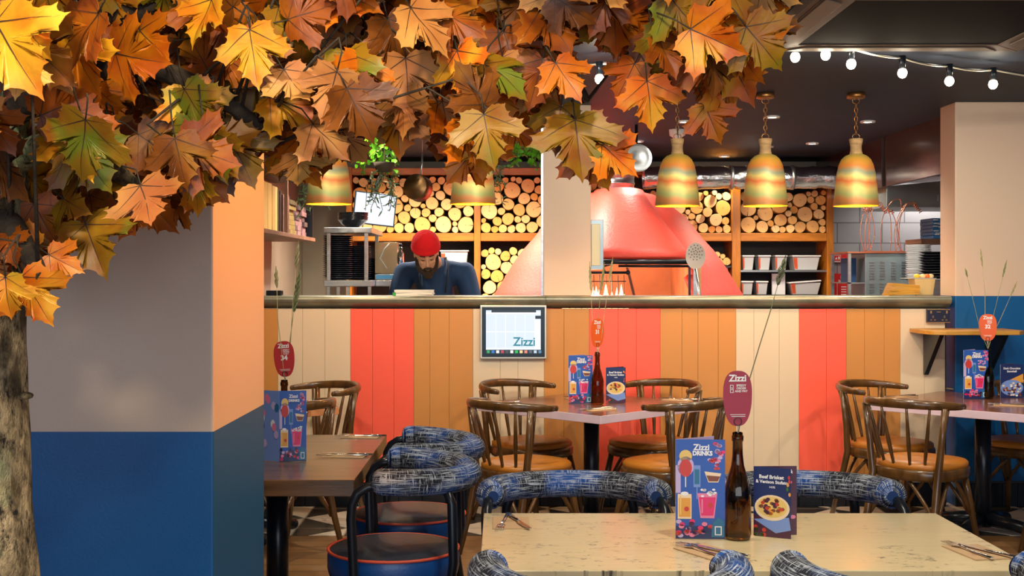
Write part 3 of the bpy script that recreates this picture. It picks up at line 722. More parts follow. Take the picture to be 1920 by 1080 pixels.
for wv in wires:
    c = [w2(*q) for q in wv]; yo = rg.uniform(-.03,.03); pts = []
    for i in range(len(c)-1):
        p0 = c[max(i-1,0)]; p1 = c[i]; p2 = c[i+1]; p3 = c[min(i+2,len(c)-1)]
        for u in range(6):
            u /= 6; pts.append(.5*((2*p1)+(p2-p0)*u+(2*p0-5*p1+4*p2-p3)*u*u+(3*p1-p0-3*p2+p3)*u**3)+Vector((0,yo,0)))
    e = c[-1]+Vector((0,yo,0))
    for k in range(16): a = k*.8; pts.append(e+Vector((.012*math.sin(a)+k*.0012, .012*math.cos(a)*.6, -.006-k*.0022)))
    MB().tube(pts, .0032, M['copper'], 5).build('wire', t)
MB().lathe([(.001,0),(.02,0),(.02,.004),(.001,.005)], M['copper'], 12, (0,0,.0)).box(-.09,.22,-.04,.04,0,.006,M['copper']).build('base', t)
# plates
def stack(n, mk, x, y, z, dz, label, group, cat, jit=.003, seed=1):
    rg = random.Random(seed)
    for k in range(n): o = mk.copy(); COL.objects.link(o); o.location = (x+rg.uniform(-jit,jit), y+rg.uniform(-jit,jit), z+k*dz); o.rotation_euler = (0,0,rg.uniform(0,6)); tag(o, label % ORD[k], cat, group)
plate = MB().lathe([(.001,.002),(.06,.0),(.075,.004),(.112,.016),(.115,.019),(.108,.019),(.07,.009),(.001,.007)], M['plate'], 28).build('dinner_plate')
wplate = MB().lathe([(.001,.002),(.06,.0),(.075,.004),(.095,.016),(.097,.019),(.09,.019),(.06,.009),(.001,.007)], M['white'], 24).build('white_plate')
bowl = MB().lathe([(.001,.004),(.04,.0),(.045,.004),(.085,.030),(.108,.058),(.112,.062),(.107,.062),(.08,.036),(.04,.012),(.001,.010)], M['plate'], 30).build('black_bowl')
for (px, d, n, z, l, sd) in ((634,9.0,22,1.452,'dark plate, %s from the bottom of the left stack on the steel rack',1),(667,9.15,17,1.452,'dark plate, %s from the bottom of the middle stack on the steel rack',2),(697,9.5,11,1.452,'dark plate, %s from the bottom of the low stack on the steel rack',3)):
    stack(n, plate, X(px,d), d, z, .0145, l, 'dark plates on the steel rack', 'plate', seed=sd)
stack(7, bowl, X(662,9.0), 9.0, 1.832, .0085, 'black bowl, %s from the bottom of the nest on top of the steel rack', 'black bowls on the steel rack', 'bowl')
stack(18, wplate, X(1722,9.3), 9.3, 1.45, .0145, 'white plate, %s from the bottom of the stack right of the steel oven', 'white plates by the right pillar', 'plate', seed=4)
stack(10, plate, X(1752,9.1), 9.1, 1.46, .020, 'dark plate, %s from the bottom of the stack by the right pillar', 'dark plates by the right pillar', 'plate', seed=5)
for o in (plate, wplate, bowl): bpy.data.objects.remove(o)
tag(MB().box(X(1705,9.3),4.3,9.0,9.5,1.0,1.449,M['steel']).build('plate_bench', bevel=.004), 'steel bench carrying the plates by the right pillar', 'bench')
tag(MB().box(X(1712,10.2),4.4,10.0,10.4,Z(458,10.2),Z(449,10.2),M['walnut']).build('brown_wall_shelf', bevel=.003), 'brown wooden shelf carrying blue and white packs', 'shelf')
for k in range(6):
    b = MB().box(0,.22,0,.3,0,.027,mat('blue_pack', srgb(60,130,196), .35)); a = Art(b, (0,-.001,0), (1,0,0), (0,0,1), (0,-1,0), .0006)
    rg = random.Random(k)
    for q in range(5): u = rg.uniform(0,.18); v = rg.uniform(.002,.016); a.rect(u,v,u+.04,v+.008,M['signwhite'],1)
    tag(b.build('blue_pack', loc=(X(1734,10.2)+rg.uniform(0,.006),10.03,Z(449,10.2)+.001+k*.0285), bevel=.004), 'blue and white pack, %s from the bottom of the pile on the brown shelf' % ORD[k], 'pack', 'blue packs on the brown shelf')
# fire safety signs
b = MB().box(0,.075,0,.006,0,.075,M['red']); a = Art(b, (0,-.0005,0), (1,0,0), (0,0,1), (0,-1,0), .0008)
a.rect(.004,.016,.071,.071,M['signwhite'],1); a.rect(.007,.019,.068,.068,M['red'],2); a.poly([(.012,.03),(.03,.055),(.036,.03)], M['signwhite'],3); a.rect(.045,.03,.06,.058,M['signwhite'],3); a.rect(.008,.004,.067,.012,M['signwhite'],2)
tag(b.build('fire_sign', loc=(X(1565,12.0),12.04,Z(492,12.0))), 'small red square fire safety sign on the grey block wall', 'sign')
b = MB().box(0,.07,0,.006,0,.09,M['red']); a = Art(b, (0,-.0005,0), (1,0,0), (0,0,1), (0,-1,0), .0008); a.rect(.005,.03,.065,.034,M['signwhite'],1); a.rect(.005,.05,.065,.053,M['signwhite'],1)
tag(b.build('fire_sign', loc=(X(1580,12.0),12.04,Z(494,12.0))), 'small red sign with white lines beside the square fire sign', 'sign')
b = MB().box(0,.165,0,.07,0,.30,M['red']); a = Art(b, (0,-.0005,0), (1,0,0), (0,0,1), (0,-1,0), .0008)
a.text('FIRE', .095,.262,.035,M['signwhite'],1); a.text('BLANKET', .095,.228,.030,M['signwhite'],1,sx=.8); a.rect(.03,.05,.034,.21,M['signwhite'],1); a.rect(.03,.05,.15,.053,M['signwhite'],1)
for k in range(5): a.rect(.07,.07+k*.024,.12,.078+k*.024,M['signwhite'],1)
tag(b.build('fire_blanket_case', loc=(X(1562,12.0),11.97,Z(513,12.0)-.30), bevel=.004), 'red fire blanket case hanging on the grey block wall', 'fire blanket')
# tubs
def tub(x0, x1, y, z0, h, dep, label, food=True, tilt=0, group=None):
    w_ = x1-x0; t = thing('food_tub', label, 'tub', ((x0+x1)/2, y, z0), group=group)
    b = MB(); tp = .82; vs = []
    for (q, z) in ((tp,0),(1,h)):
        for sx, sy in ((-1,-1),(1,-1),(1,1),(-1,1)): vs.append((sx*w_/2*q, dep/2+sy*dep/2*q, z))
    b.add(vs, [(0,3,2,1),(0,1,5,4),(1,2,6,5),(2,3,7,6),(3,0,4,7),(4,5,6,7)], M['plastic']); b.build('tub_body', t, bevel=.006)
    if food: MB().add([(-w_/2*.83,-.001+dep*.085,.01),(-w_/2*.60,-.001+dep*.085,.01),(-w_/2*.68,-.004,h*.92),(-w_/2*.97,-.004,h*.92)], [(0,1,2,3)], M['sauce']).build('sauce_streak', t)
    MB().box(-w_/2*1.06,w_/2*1.06,-.012,dep+.01,h+.001,h+.014,M['lid'], Matrix.Rotation(R(tilt),4,'Y')).build('lid', t, bevel=.003)
z1, z0 = Z(506.5,YS)+.001, Z(553,YS)+.001
for (a_, b_, l) in ((1394,1416,'small lidded tub at the left of the upper tub row'),(1424,1447,'small lidded tub second from the left in the upper row'),(1456,1478,'small lidded tub third from the left in the upper row')):
    tub(X(a_,YS),X(b_,YS),YS+.05,z1,.125,.2,l)
tub(X(1489,YS),X(1540,YS),YS+.05,z1,.125,.25,'wide grey lidded tub at the right of the upper tub row')
for (a_, b_, l) in ((1392,1414,'small lidded tub at the left of the lower tub row'),(1420,1442,'small lidded tub second from the left in the lower row')): tub(X(a_,YS),X(b_,YS),YS+.05,z0,.115,.2,l)
tub(X(1484,YS),X(1542,YS),YS+.05,z0,.115,.25,'wide grey tub with tilted white lid in the lower row', tilt=-4)
tag(MB().box(X(1452,YS),X(1477,YS),YS+.1,YS+.13,z0,z0+.2,M['lid']).build('white_board', bevel=.002), 'plain white upright board among the lower tubs', 'board')
tub(X(826,YS),X(877,YS),YS+.02,Z(516,YS)+.001,.22,.3,'large lidded tub with coral side behind the cook shoulder')
tag(MB().box(X(1352,YS),X(1368,YS),YS+.08,YS+.1,Z(498,YS)-.16,Z(498,YS)-.006,M['lid']).build('white_board'), 'pale upright board under the small log heap', 'board')
# counter objects
b = MB()
t = thing('napkin_stack', 'fanned stack of mustard paper napkins on the counter right end', 'napkins', (X(1690,8.2),8.2,CT))
must = mat('mustard_paper', srgb(214,160,62), .75)
for k in range(14):
    q = Matrix.Translation((0,0,.004+k*.0052)) @ Matrix.Rotation(R(-3+k*.6),4,'Y') @ Matrix.Rotation(R(rng.uniform(-5,5)),4,'Z')
    MB().prism([(-.11+k*.003,-.07),(.10,-.07),(.10,.07),(-.11+k*.003,.07)], 0, .004, must, q).build('napkin_fold', t)
t = thing('condiment_tub', 'cream tub of wrapped sweets beside the mustard napkins', 'tub', (X(1728,8.3),8.3,CT))
b = MB(); vs = [(sx*.07*q,sy*.07*q,z) for q, z in ((.82,0),(1,.11)) for sx, sy in ((-1,-1),(1,-1),(1,1),(-1,1))]
b.add(vs, [(0,3,2,1),(0,1,5,4),(1,2,6,5),(2,3,7,6),(3,0,4,7),(4,5,6,7)], mat('cream_tub', srgb(214,186,128), .45)).box(-.12,.075,-.075,.075,.111,.116,M['plastic'])
b.build('tub_body', t, bevel=.004)
for q, (x, c) in enumerate(((-.04,(240,196,40)),(.0,(240,210,150)),(.03,(240,110,30)),(.055,(240,210,150)))): MB().ball((x,-.02,.128), (.022,.022,.016), mat('sweet_%d' % q, srgb(*c), .4), 8).build('sweet', t)
# perforated peel
p = P(1304,480,8.75)
t = thing('perforated_peel', 'round perforated steel pizza peel standing before the oven', 'peel', p)
b = MB(); n = 36; al = mat('peel_aluminium', srgb(190,184,172), .4, .4)
def edge(j): a = 2*math.pi*j/n; return (.070*math.cos(a), .095*math.sin(a)+(0 if math.sin(a) > 0 else -.0))
b.prism([edge(j) for j in range(n)], -.002,.002, al, Matrix.Rotation(R(90),4,'X'))
a = Art(b, (0,-.0022,0), (1,0,0), (0,0,1), (0,-1,0), .0004)
for ring, cnt in ((.048,12),(.030,9),(.013,5)):
    for k in range(cnt): q = 2*math.pi*k/cnt+.2; a.ell(ring*math.cos(q), .025+ring*1.1*math.sin(q), .0042,.0042,M['ink'],1,8)
b.build('blade', t); MB().tube([(0,0,-.090),(.035,.0,-.30),(.16,0.02,1.0*0-p.z+.003)], [.012,.008,.010], M['steel'], 8).build('handle', t)
# metal box on the pillar flank
bx = X(1108,8.02)
b = MB().box(bx+.002,bx+.085,8.05,8.20,Z(505,8.05),Z(412,8.05),M['steel_blue']).box(bx+.006,bx+.062,8.046,8.05,Z(498,8.05),Z(420,8.05),mat('box_face', srgb(196,186,150), .4, .3))
tag(b.build('pass_lamp_box', bevel=.003), 'grey metal box fixed to the right flank of the middle pillar', 'box')
# left kitchen
SX0, SX1, SY0, SY1 = X(607,8.8), X(697,8.8), 8.8, 9.6
t = thing('steel_rack', 'two tier steel overshelf rack full of dark plates', 'rack', (SX0,SY0,0))
W, DD = SX1-SX0, SY1-SY0
MB().box(-.0,W,0,DD,1.79,1.829,M['steel']).build('top_shelf', t, bevel=.004)
MB().box(0,W,0,DD,1.405,1.449,M['steel']).box(W+.0001,W+.21,.26,DD,1.405,1.449,M['steel']).build('lower_shelf', t, bevel=.004)
for x in (.02,W-.055):
    for y in (.01,DD-.04): MB().box(x,x+.026,y,y+.026,1.45,1.789,M['steel']).build('post', t, bevel=.002)
for x, y in ((.02,.02),(.09,.02),(.16,.02),(W-.03,.02),(W+.1,.3)): MB().box(x,x+.022,y,y+.022,.0,1.404,M['steel']).build('leg', t)
t = thing('kitchen_scales', 'steel kitchen scales with blue display left of the cook', 'scales', (X(724,9.2),9.2,1.450))
MB().box(-.085,.085,0,.25,0,.045,M['steel']).build('body', t, bevel=.004); MB().box(-.075,.055,-.003,-.0005,.008,.038,mat('blue_lcd', srgb(80,150,190), .3, emit=(srgb(80,150,190),.3))).build('display', t)
b = MB().box(-.09,.08,.06,.30,.055,.29,mat('polished_steel_box', srgb(214,200,160), .18, .8)); b.tube([(.0,.055,.09),(-.05,.052,.17),(-.02,.052,.24),(.02,.055,.28)], .004, M['lid'], 6)  # white tube stands in for a reflection on the steel
tag(b.build('steel_canister', loc=(X(724,9.2),9.2,1.445), bevel=.006), 'polished square steel canister with a curved reflection modelled in white behind the scales', 'canister')
t = thing('pepper_mill', 'tall chromed pepper mill between the canister and the cook', 'mill', (X(751,9.2),9.2,1.450)); MB().lathe([(.001,0),(.024,0),(.024,.10),(.018,.11),(.026,.13),(.026,.2),(.012,.22),(.016,.24),(.001,.25)], M['chrome'], 16).build('mill_body', t); MB().ball((0,0,.262), .014, M['black'], 8).build('knob', t)
# hanging screen
p = P(703,392,9.9)
t = thing('order_screen', 'lit tilted order screen hanging behind trailing leaves', 'screen', p, (R(0),R(6),R(14)))
MB().box(-.17,.17,0,.03,-.13,.13,M['bezel']).build('housing', t, bevel=.003); MB().box(-.16,.16,-.002,-.0005,-.12,.12,M['screenon']).build('display', t)
MB().tube([(0,.04,0),(.0,.06,.2),(.08,.06,2.59-p.z)], .014, M['black'], 8).build('mount', t)
# papers, black box
t = thing('menu_pile', 'low pile of white menus on the counter before the cook', 'menus', (X(777,8.05),8.05,CT))
for k in range(9): MB().box(-.125,.125,-.08,.08,.0005+k*.0042,.0043+k*.0042,M['paper'],Matrix.Rotation(R(rng.uniform(-4,4)),4,'Z')).build('menu_sheet', t)
MB().box(-.135,-.115,-.09,-.03,.0,.022,mat('green_clip', srgb(40,160,60), .4)).build('green_clip', t)
tag(MB().box(-.052,.052,-.03,.03,0,.034,M['black']).build('card_reader', loc=(X(515,8.1),8.1,CT), bevel=.006), 'small black box on the counter beside the left pillar', 'box')
# left wall shelf with books
t = thing('wall_bookshelf', 'brown shelf high on the left kitchen wall', 'shelf', (-1.94,8.0,1.77))
MB().box(0,.36,0,2.42,0,.03,M['walnut']).build('board', t, bevel=.002); MB().box(.0,.34,2.40,2.42,.031,.28,M['black']).build('end_plate', t)
MB().box(0,.36,0,2.42,.50,.53,M['black']).build('upper_board', t); MB().box(.33,.355,1.1,1.125,.031,.499,M['walnut']).build('upright', t)
spines = [(8.36,8.50,.33,(226,186,110)),(8.53,8.66,.33,(236,190,112)),(8.69,8.78,.32,(206,160,84)),(8.79,8.88,.32,(230,186,110))]
for k, (a_, b_, h, c) in enumerate(spines):
    tag(MB().box(-1.90,-1.62,a_,b_,1.802,1.802+h,mat('cream_spine_%d' % k, srgb(*c), .6)).build('cookbook', bevel=.004), ['thick cream book at the pillar end of the wall shelf','second cream book from the pillar end of the wall shelf','thin ochre book between two cream books','cream book leaning against the rough timber stack'][k], 'book')
def rough_stack(y0, y1, h, rows, cols, c1, name, label, cat):
    b = MB(); rg = random.Random(int(y0*100)); m = mat(name, srgb(*c1), .8, nz=(14,.5)); m2 = mat(name+'_dark', srgb(*[int(q*.55) for q in c1]), .8)
    for r_ in range(rows):
        for c in range(cols):
            ya = y0+(y1-y0)*c/cols; yb = y0+(y1-y0)*(c+1)/cols; za = h*r_/rows
            b.box(-1.88+rg.uniform(-.02,.02),-1.64+rg.uniform(-.015,.02),ya+.002,yb-.002,1.802+za+.0005,1.802+za+h/rows-.001, rg.choice((m,m,m2)))
    tag(b.build(name, bevel=.003), label, cat)
rough_stack(8.93,9.08,.31,1,5,(132,92,70),'timber_offcuts','rough brown timber boards upright on the wall shelf','timber')
rough_stack(9.15,9.42,.29,1,9,(124,84,72),'bark_slabs','dark bark slabs upright on the wall shelf beside the post','bark')
rough_stack(9.46,9.78,.27,7,1,(148,124,62),'tin_column','column of olive yellow tins stacked on the wall shelf','tins')
rough_stack(9.84,10.30,.25,6,3,(150,110,112),'stone_blocks','pinkish stone blocks heaped at the far end of the wall shelf','stone')
# copper pan on a hook
p = P(783,352,8.5)
t = thing('hanging_pan', 'round copper based pan hanging by its handle among the herbs', 'pan', p)
T = Matrix.Rotation(R(70),4,'X') @ Matrix.Rotation(R(0),4,'Y')
T = Matrix.Rotation(R(-22),4,'Z') @ Matrix.Rotation(R(82),4,'X')
MB().lathe([(.001,.045),(.085,.045),(.09,.04),(.092,-.05),(.088,-.052),(.086,.035),(.001,.038)], mat('worn_copper_pan', srgb(130,98,64), .35, .8, nz=(10,.3)), 32, T=T).build('pan_body', t)
MB().tube([(.02,.0,.085),(.03,.02,.16),(.03,.02,.24)], [.009,.007,.007], M['steel'], 8).tube([(.03,.02,.24),(.035,.02,2.59-p.z)], .002, M['steel'], 5).build('handle', t)
# ---------------------------------------------------------------- hanging plants
def leafy(name, label, root, strands, lm, size, seed, wid=.3):
    rg = random.Random(seed); t = thing(name, label, 'plant', root); root = Vector(root); fo = MB(); st = MB()
    for pts in strands:
        q = [Vector(p_)-root for p_ in pts]; st.tube(q, .0022, M['stem'], 5); L_ = 0
        for a, b_ in zip(q[:-1], q[1:]):
            n = max(2, int((b_-a).length/size*2.6))
            for i in range(n):
                c = a.lerp(b_, (i+rg.random())/n); dr = Vector((rg.gauss(0,1), rg.gauss(0,1), rg.gauss(-.3,.8))).normalized()
                u = dr; nn = Vector((rg.gauss(0,.6), -1, rg.gauss(0,.6))); v = u.cross(nn).normalized()*wid; s_ = size*rg.uniform(.7,1.2); up = nn.normalized()*.06*s_
                fo.add([c, c+(u*.35+v*.5)*s_+up, c+(u*.8+v*.35)*s_+up*.5, c+u*s_-up, c+(u*.8-v*.35)*s_+up*.5, c+(u*.35-v*.5)*s_+up, c+u*.5*s_-up*.5], [(0,1,6),(1,2,6),(2,3,6),(3,4,6),(4,5,6),(5,0,6)], lm, True)
    fo.build('foliage', t); st.build('stems', t); return t
def spray(x0, y0, x1, y1, d, n, seed, top=None):
    rg = random.Random(seed); out = []
    for i in range(n):
        a = P(rg.uniform(x0,x1), y0, d+rg.uniform(-.12,.12)); ex = rg.uniform(x0,x1)+rg.uniform(-16,16); b_ = P(ex, rg.uniform((y0+y1)/2,y1), a.y+rg.uniform(-.1,.1))
        out.append([a, a.lerp(b_, .5)+Vector((rg.uniform(-.03,.03),0,.02)), b_])
    return out
pot = mat('herb_basket', srgb(60,48,34), .8)
def hang(name, label, x0, y0, x1, y1, d, n, lm, size, seed, wid):
    r0 = P((x0+x1)/2, y0, d); o = leafy(name, label, r0, spray(x0,y0,x1,y1,d,n,seed), lm, size, seed, wid)
    MB().lathe([(.001,-.0),(.05,.0),(.07,.06),(.066,.06),(.001,.05)], pot, 14).tube([(0,0,.05),(0,0,2.598-r0.z)], .003, M['steel'], 5).build('basket', o)
hang('olive_sprig', 'grey green olive sprigs trailing by the left wall shelf', 555,318,622,408,7.9,9,M['olive'],.05,21,.22)
hang('basil_plant', 'bright green basil hanging above the order screen', 668,255,752,330,8.2,18,M['basil'],.05,22,.75)
hang('olive_sprig', 'olive sprigs dangling across the lit order screen', 690,322,750,415,7.95,9,M['olive'],.05,23,.2)
hang('parsley_plant', 'dark green herb hanging left of the middle pillar', 945,258,1012,318,8.3,14,M['basil'],.042,24,.7)
hang('olive_sprig', 'olive sprigs trailing beside the pendant left of the pillar', 905,310,945,390,8.0,7,M['olive'],.045,25,.22)
# ================================================================ the cook
def blob(parts, name, m, parent=None, voxel=.009, smooth=6, extra=None):
    """one continuous surface grown over tapered limbs: parts = lists of (point, radius or (rx,ry))"""
    b = MB()
    for pts in parts:
        q = [Vector(p) for p, r in pts]; r = [r if isinstance(r, (int,float)) else r[0] for p, r in pts]; el = pts[0][1] if isinstance(pts[0][1], tuple) else None
        if len(q) > 1:
            fine = []; fr = []
            for i in range(len(q)-1):
                for u in range(5): fine.append(q[i].lerp(q[i+1], u/5)); t_ = u/5; t_ = t_*t_*(3-2*t_); fr.append(r[i]+(r[i+1]-r[i])*t_)
            fine.append(q[-1]); fr.append(r[-1])
            ey = (el[1]/el[0]) if el else 1
            b.tube(fine, fr, m, 16, ellip=(1, ey) if el else None, up=(0,1,0) if el else None)
        for c, rr in zip(q, r): b.ball(c, (rr*(ey if el else 1), rr, rr) if el else rr, m, 12)
    if extra: extra(b)
    o = b.build(name, parent); me = o.data
    rm = o.modifiers.new('grow', 'REMESH'); rm.mode = 'VOXEL'; rm.voxel_size = voxel; rm.use_smooth_shade = True
    s_ = o.modifiers.new('smooth', 'SMOOTH'); s_.iterations = smooth; s_.factor = .5
    return o
cook = thing('person', 'person in a red knit hat, navy top and dark apron bending over the kitchen counter', 'person', (X(815,8.85),8.95,.003))
hc = Vector((X(799,8.5)-X(815,8.85), -.42, 1.625))             # head centre, local
HT = Matrix.Rotation(R(9),4,'Z') @ Matrix.Rotation(R(33),4,'X') @ Matrix.Rotation(R(-6),4,'Y')
hp = lambda x, y, z: hc+(HT.to_3x3() @ Vector((x,y,z)))
def head(b):
    m = M['skin']; T3 = HT.to_3x3()
    b.ball(hp(0,.012,.03), (.082,.096,.10), m, 20, T3); b.ball(hp(0,-.018,-.045), (.064,.070,.075), m, 16, T3)
    b.ball(hp(0,-.05,-.095), (.032,.03,.024), m, 12, T3)
    b.tube([hp(0,-.086,.022), hp(0,-.104,-.012), hp(0,-.110,-.03)], [.009,.012,.015], m, 8); b.ball(hp(.012,-.098,-.032), .009, m, 8); b.ball(hp(-.012,-.098,-.032), .009, m, 8)
    for s_ in (-1,1):
        b.ball(hp(s_*.030,-.072,.033), (.024,.016,.010), m, 10, T3); b.ball(hp(s_*.036,-.066,-.012), (.022,.02,.018), m, 10, T3)
        b.ball(hp(s_*.078,.010,-.005), (.010,.018,.030), m, 10, T3); b.ball(hp(s_*.083,.016,.006), (.006,.014,.016), m, 8, T3)
    b.tube([hp(-.022,-.088,-.064), hp(0,-.094,-.066), hp(.022,-.088,-.064)], [.005,.008,.005], m, 8)
sh_l, sh_r = Vector((-.215,-.10,1.50)), Vector((.215,-.06,1.50))
el_l, el_r = Vector((-.285,-.22,1.24)), Vector((.30,-.20,1.22)); wr_l, wr_r = Vector((-.14,-.42,1.17)), Vector((.15,-.42,1.15))
body = [[((0,0,.98),(.165,.115)),((0,-.02,1.14),(.150,.11)),((0,-.06,1.30),(.175,.12)),((0,-.09,1.44),(.165,.105))],
        [((-.19,-.09,1.49),.062),((0,-.10,1.52),.07),((.19,-.07,1.49),.062)],
        [((0,-.11,1.50),.066),((.0,-.22,1.575),.057),(hp(0,.02,-.02),.056)],
        [(sh_l,.062),(el_l,.044),(wr_l,.029)], [(sh_r,.062),(el_r,.044),(wr_r,.029)],
        [((-.10,0,.95),.092),((-.11,-.01,.50),.056),((-.12,.03,.09),.038),((-.125,-.12,.035),.03)], [((.10,0,.95),.092),((.11,-.01,.50),.056),((.12,.03,.09),.038),((.125,-.12,.035),.03)]]
for sgn, wr in ((1,wr_l),(-1,wr_r)):
    pal = wr+Vector((sgn*.05,-.055,-.012)); body.append([(wr,.027),(pal,.030)])
    for k, (dx, ln) in enumerate(((-.028,.07),(-.010,.08),(.008,.075),(.025,.06))):
        a = pal+Vector((dx*.9,-.02,0)); body.append([(a,.0105),(a+Vector((dx*.3,-ln*.6,-.008)),.0095),(a+Vector((dx*.2,-ln,-.038)),.008)])
    body.append([(pal+Vector((sgn*.022,.015,0)),.012),(pal+Vector((sgn*.055,-.02,-.008)),.010),(pal+Vector((sgn*.058,-.048,-.02)),.009)])
blob(body, 'body', M['skin'], cook, .0075, 3, head)
sh2 = [[((0,0,1.0),(.185,.135)),((0,-.02,1.14),(.172,.13)),((0,-.06,1.30),(.196,.14)),((0,-.09,1.44),(.187,.125))],
       [((-.19,-.09,1.50),.078),((0,-.09,1.525),.082),((.19,-.07,1.50),.078)],
       [(sh_l,.080),(el_l,.064),(el_l.lerp(wr_l,.35),.052)], [(sh_r,.082),(el_r,.066),(el_r.lerp(wr_r,.35),.053)]]
blob(sh2, 'shirt', M['navyshirt'], cook, .011, 6)
blob([[((-.10,0,.97),.112),((-.11,-.01,.50),.078),((-.12,.03,.10),.062)],[((.10,0,.97),.112),((.11,-.01,.50),.078),((.12,.03,.10),.062)]], 'trousers', M['apron'], cook, .014, 4)
b = MB(); K = 12; vs = []; rows = [(1.36,.09,-.235),(1.25,.11,-.222),(1.14,.15,-.195),(1.04,.20,-.175),(.9,.21,-.17),(.7,.22,-.165),(.5,.22,-.16)]
for z, hw, y in rows:
    for j in range(K+1): u = -1+2*j/K; vs.append((hw*u, y+.10*abs(u)**2.2*(hw/.2), z))
b.add(vs, [(i*(K+1)+j, i*(K+1)+j+1, (i+1)*(K+1)+j+1, (i+1)*(K+1)+j) for i in range(len(rows)-1) for j in range(K)], M['apron'], True)
o = b.build('apron', cook); sm = o.modifiers.new('s','SOLIDIFY'); sm.thickness = .006
b = MB()
for s_ in (-1,1): b.tube([(s_*.085,-.235,1.36),(s_*.095,-.245,1.44),(s_*.10,-.20,1.56),(s_*.085,-.12,1.606),(s_*.05,-.02,1.60)], .011, M['apron'], 6, ellip=(.45,1))
b.build('apron_strap', cook)
# hat, beard, brows, eyes
T3 = HT.to_3x3()
def cap(b):
    prof = []
    for i in range(11):
        a = math.pi/2*i/10; prof.append((max(.001, math.cos(a))*1.0, math.sin(a)))
    vs = []; n = 28
    for r, z in [(1.03,-.22),(1.05,-.08),(1.03,-.06)]+prof:
        for j in range(n): t = 2*math.pi*j/n; vs.append(hp(.096*r*math.cos(t), .022+.112*r*math.sin(t)+.012*z, .070+.090*z))
    k = len(vs)//n; b.add(vs, [(i*n+j, i*n+(j+1)%n, (i+1)*n+(j+1)%n, (i+1)*n+j) for i in range(k-1) for j in range(n)], M['beanie'], True)
b = MB(); cap(b); o = b.build('knit_hat', cook); sm = o.modifiers.new('s','SOLIDIFY'); sm.thickness = .008; sm.offset = 0
def beardf(b):
    m = M['beard']
    b.ball(hp(0,-.050,-.105), (.046,.042,.040), m, 14, T3); b.ball(hp(0,-.062,-.130), (.034,.030,.030), m, 12, T3)
    b.tube([hp(-.028,-.088,-.062), hp(-.012,-.104,-.050), hp(.012,-.104,-.050), hp(.028,-.088,-.062)], .010, m, 8)
    for s_ in (-1,1): b.tube([hp(s_*.074,-.010,.0), hp(s_*.066,-.028,-.045), hp(s_*.050,-.052,-.085), hp(s_*.02,-.07,-.10)], [.010,.018,.024,.026], m, 10)
blob([], 'beard', M['beard'], cook, .006, 2, beardf)
b = MB()
for s_ in (-1,1): b.tube([hp(s_*.014,-.092,.041), hp(s_*.032,-.090,.046), hp(s_*.050,-.076,.040)], [.004,.0055,.003], M['beard'], 6)
b.build('eyebrows', cook)
b = MB()
for s_ in (-1,1): b.tube([hp(s_*.018,-.088,.014), hp(s_*.031,-.0895,.010), hp(s_*.044,-.080,.014)], [.002,.0035,.002], M['beard'], 6)
b.build('closed_eyelids', cook)

# ================================================================ furniture
def pedestal_table(name, label, loc, rot, w_, d_, topm, edgem=None, thick=.045, col=.045):
    t = thing(name, label, 'table', loc, rot)
    b = MB().box(-w_/2,w_/2,-d_/2,d_/2,.75-thick,.75,topm)
    if edgem:
        b.mid(edgem)
        for i, f in enumerate(b.f):
            zs = [b.v[j].z for j in f]
            if max(zs)-min(zs) > .01: b.mi[i] = b.m.index(edgem)
    b.build('tabletop', t, bevel=.003)
    MB().cyl((0,0,.03),(0,0,.75-thick-.012), col, M['black'], 20).build('column', t)
    MB().cyl((0,0,.75-thick-.012),(0,0,.75-thick-.001), .12, M['black'], 16).build('mounting_plate', t)
    b = MB()
    for k in range(4):
        a = k*math.pi/2+R(0); c, s_ = math.cos(a), math.sin(a)
        MB().tube([(c*.03,s_*.03,.075),(c*.20,s_*.20,.055),(c*.34,s_*.34,.032)], [.040,.036,.030], M['black'], 12).ball((c*.34,s_*.34,.032), .030, M['black'], 10).build('foot', t)
    return t
NX0, NX1, NY0, NY1 = G(907,962,.75).x, G(1755,962,.75).x, 3.07, G(907,962,.75).y
def near_table():
    t = thing('dining_table', 'large wood dining table, glare painted pale, in the foreground set for four', 'table', ((NX0+NX1)/2,(NY0+NY1)/2,0))
    hx, hy = (NX1-NX0)/2, (NY1-NY0)/2
    MB().box(-hx,hx,-hy,hy,.712,.75,M['glarewood']).build('tabletop', t, bevel=.003)
    MB().box(-hx+.02,hx-.02,-hy+.02,hy-.02,.69,.711,M['darkwood']).build('apron_frame', t)
    for x in (-.38,.38):
        MB().cyl((x,0,.03),(x,0,.688), .045, M['black'], 20).build('column', t)
        MB().cyl((x,0,.0),(x,0,.03), .24, M['black'], 28).build('base', t)
near_table()
LT = (-.545-.45, 0)
pedestal_table('dining_table', 'dark rough wood table beside the left pillar with two blue stools', (-.53-.39, (5.67+4.42)/2, 0), 0, .78, 5.67-4.42, M['darkwood'], None, .06, .045)
T31 = Vector((.52,7.08,0)); pedestal_table('dining_table', 'square polished table set cornerwise in the middle before the counter', T31, R(45), .93, .93, M['tablewood'], M['litedge'])
T32 = Vector((2.80,7.13,0)); pedestal_table('dining_table', 'square polished table at the right edge under the wall shelf', T32, R(-44), .95, .95, M['tablewood'], M['litedge'])
TFL = Vector((-1.50,7.0,0)); pedestal_table('dining_table', 'small polished table far behind the left pillar', TFL, R(34), .85, .85, M['tablewood'], mat('orange_lit_edge', srgb(206,140,92), .4))  # edge colour carries the orange light falling on it

